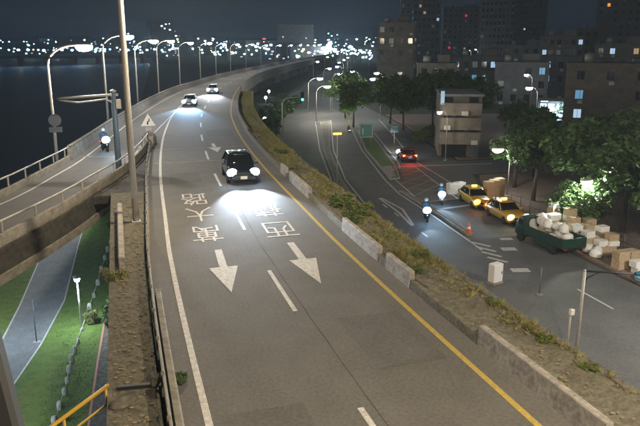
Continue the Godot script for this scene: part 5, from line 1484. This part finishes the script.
	for k in 4: part(t, "lit_window", MB.new().cbox(Vector3(-2.4 + k * 1.6, 1.7, -2.08), Vector3(1.2, 1.9, .06), .02).done(), M.win_yard)
	for q in [[-2.2, .9], [2.2, .9], [0, -.6]]:
		part(t, "lamp", MB.new().cbox(Vector3(q[0], 3.38, q[1]), Vector3(1.2, .12, .35), .02).done(), M.lamp_canopy)
	spot(t, Vector3(0, 3.25, .4), Vector3(0, 0, .6), 70.0, 80, Color(.75, .9, 1.0), .6)
	var mb := MB.new()
	mb.prism(PackedVector2Array([Vector2(74, -101.5), Vector2(80.5, -98.5), Vector2(84, -104), Vector2(78, -108.5)]), -.05, .05)
	struct("yard", mb.done(), M.concrete)
	car("white car parked under the lit canopy", Vector3(79.5, .06, -103.0), -.2, "car_white", 4.4, 1.78, 1.5)
	car("dark car parked at the left of the lit canopy", Vector3(76.3, .06, -103.6), -.6, "car_dark", 4.4, 1.78, 1.5)
	bush("yellow green potted shrub under the lit canopy", Vector3(80.6, 0, -106.3), Vector3(1.2, 2.6, 1.2), "leaf_pale")

func far_city():
	# bridge across the river with bluish lamps
	var t := thing("far_bridge", "distant road bridge across the dark river at the left horizon", "bridge")
	var a := Vector3(-230, 2.2, -660); var b := Vector3(70, 2.2, -850)
	var dir := (b - a).normalized()
	var bs := Basis(Vector3.UP, atan2(-dir.z, dir.x))
	part(t, "deck", MB.new().box((a + b) * .5, Vector3(a.distance_to(b), 1.4, 9), bs).done(), M.concrete)
	part(t, "parapet", MB.new().box((a + b) * .5 + Vector3(0, 1.1, 0) + bs * Vector3(0, 0, 4.3), Vector3(a.distance_to(b), .8, .3), bs).done(), M.white_concrete)
	for k in 12:
		var p := a.lerp(b, (k + .5) / 12.0)
		part(t, "pier", MB.new().box(Vector3(p.x, -3.7, p.z), Vector3(3, 10.4, 7), bs).done(), M.concrete)
	var globe: ArrayMesh = MB.new(true).lathe([Vector2(.1, -.7), Vector2(.8, -.45), Vector2(1.05, 0), Vector2(.8, .45), Vector2(.1, .7)], 8).done()
	var post: ArrayMesh = MB.new().box(Vector3(0, -3.2, 0), Vector3(.3, 6.4, .3)).done()
	for k in 36:
		var p := a.lerp(b, (k + .3 + rng.randf_range(-.25, .25)) / 36.0) + Vector3(0, rng.randf_range(5.2, 6.6), 0)
		var l := thing("bridge_lamp", "bluish lamp on the distant river bridge, %s from the left end" % nth(k), "street lamp", p, 0, "lamps on the distant bridge")
		var gl := part(l, "lamp_globe", globe, M.far_blue if k % 4 else M.far_white)
		gl.scale = Vector3.ONE * rng.randf_range(.9, 1.8)
		part(l, "pole", post, M.grey_steel)
	# far buildings: bearing from the lane axis in degrees, distance, width, height, share of lit windows
	var rows := []
	for k in 46:
		var be := rng.randf_range(-9.5, 22.5)
		var ds := rng.randf_range(650, 1500)
		rows.append([be, ds, rng.randf_range(16, 42), rng.randf_range(12, 30) + (rng.randf_range(10, 40) if rng.randf() < .35 else 0.0)])
	var pane: ArrayMesh = MB.new().box(Vector3.ZERO, Vector3(2.0, 1.4, .3)).done()
	var kinds := ["far_white", "far_white", "far_blue", "far_green", "far_warm", "far_dim", "far_dim", "far_dim"]
	rows.sort_custom(func(p, q2): return p[0] < q2[0])
	for k in rows.size():
		var q: Array = rows[k]
		var be := deg_to_rad(q[0])
		var x: float = sin(be) * q[1]; var z: float = -cos(be) * q[1]
		if z < -1150 or x > 70: pass
		elif x < 60: z = minf(z, -1170.0)
		var h: float = q[3]; var w: float = q[2]
		var tb := thing("city_building", "dim distant city block with lit windows, %s from the left on the skyline" % nth(k), "building", Vector3(x, -3, z), -be * .6, "distant city blocks")
		part(tb, "wall", MB.new().box(Vector3(0, h * .5, -8), Vector3(w, h, 16)).done(), M.dark_wall)
		part(tb, "roof", MB.new().box(Vector3(0, h + .5, -8), Vector3(w + .8, 1.0, 16.8)).done(), M.dark_wall)
		var cnt := rng.randi_range(6, 16) if q[0] > 3.0 else rng.randi_range(3, 8)
		for i in cnt:
			var wd := part(tb, "lit_window", pane, M[kinds[rng.randi() % kinds.size()]], Vector3(rng.randf_range(-.45, .45) * w, rng.randf_range(.15, .95) * h, .2))
			wd.scale = Vector3(rng.randf_range(.5, 1.3), rng.randf_range(.6, 1.2), 1)
	# shop signs and a brightly lit block near the middle
	for q in [[10.4, 900, 9, 10, "far_warm", "far_red", "distant building with red and cream lit signs"], [12.6, 930, 13, 22, "far_yellow", "far_red", "distant building with a small yellow roof sign"], [15.0, 800, 16, 9, "far_white", "far_blue", "distant depot with a long white lit front"]]:
		var be := deg_to_rad(q[0])
		var tb := thing("lit_building", q[6], "building", Vector3(sin(be) * q[1], -2.5, -cos(be) * q[1]), -be)
		part(tb, "wall", MB.new().box(Vector3(0, q[3] * .5, -6), Vector3(q[2] * 2.2, q[3], 12)).done(), M.dark_wall)
		part(tb, "sign", MB.new().cbox(Vector3(0, q[3] * .85, .4), Vector3(q[2] * .9, 2.4, .4), .1).done(), M[q[4]])
		part(tb, "sign", MB.new().cbox(Vector3(-q[2] * .3, q[3] * 1.05 + 1.2, .4), Vector3(4.0, 1.6, .4), .1).done(), M[q[5]])
		part(tb, "sign", MB.new().cbox(Vector3(q[2] * .35, q[3] * .55, .4), Vector3(q[2] * .5, 1.4, .4), .1).done(), M.far_white)
	# street lamps and floodlights of the far roads
	var groups := [[52, 8.0, 17.5, 520, 1000, 4, 16, ["far_white", "far_white", "far_green"]], [34, 16.8, 20.0, 420, 900, 7, 17, ["far_white", "far_flood", "far_blue"]], [7, 17.6, 18.4, 560, 700, 9, 18, ["far_flood"]], [26, 18.0, 21.5, 190, 700, 7, 10, ["far_white", "far_green", "far_white"]], [10, 3.0, 9.0, 900, 1250, 8, 18, ["far_white", "far_green"]], [130, -10.0, 9.5, 1165, 1420, 5, 24, ["far_white", "far_blue", "far_blue", "far_green"]]]
	for g in groups:
		for k in g[0]:
			var be := deg_to_rad(rng.randf_range(g[1], g[2]))
			var ds := lerpf(g[3], g[4], sqrt(rng.randf()))
			var x := sin(be) * ds; var z := -cos(be) * ds
			var hh := rng.randf_range(g[5], g[6])
			if x < 62 and z > -1150: continue
			if absf(x - mx(z)) < 14 and z > -560: x += 22
			var l := thing("road_lamp", "tiny bright lamp along the far roads below the skyline", "street lamp", Vector3(x, hh - (2.5 if ds > 560 else 0.0), z), 0, "tiny lamps along the far roads")
			var gl := part(l, "lamp_globe", globe, M[g[7][rng.randi() % g[7].size()]])
			gl.scale = Vector3.ONE * rng.randf_range(.55, 1.1) * clampf(ds / 800.0, .32, 1.2) * (2.6 if g[0] == 7 else 1.25)
			part(l, "pole", MB.new().box(Vector3(0, -hh * .5, 0), Vector3(.25, hh, .25)).done(), M.grey_steel)

func nth(i: int) -> String:
	var ones := ["", "first", "second", "third", "fourth", "fifth", "sixth", "seventh", "eighth", "ninth", "tenth", "eleventh", "twelfth", "thirteenth", "fourteenth", "fifteenth", "sixteenth", "seventeenth", "eighteenth", "nineteenth"]
	var n := i + 1
	if n < 20: return ones[n]
	var tens := ["", "", "twenty", "thirty", "forty", "fifty"]
	if n % 10 == 0: return ["", "", "twentieth", "thirtieth", "fortieth", "fiftieth"][n / 10]
	return tens[n / 10] + " " + ones[n % 10]
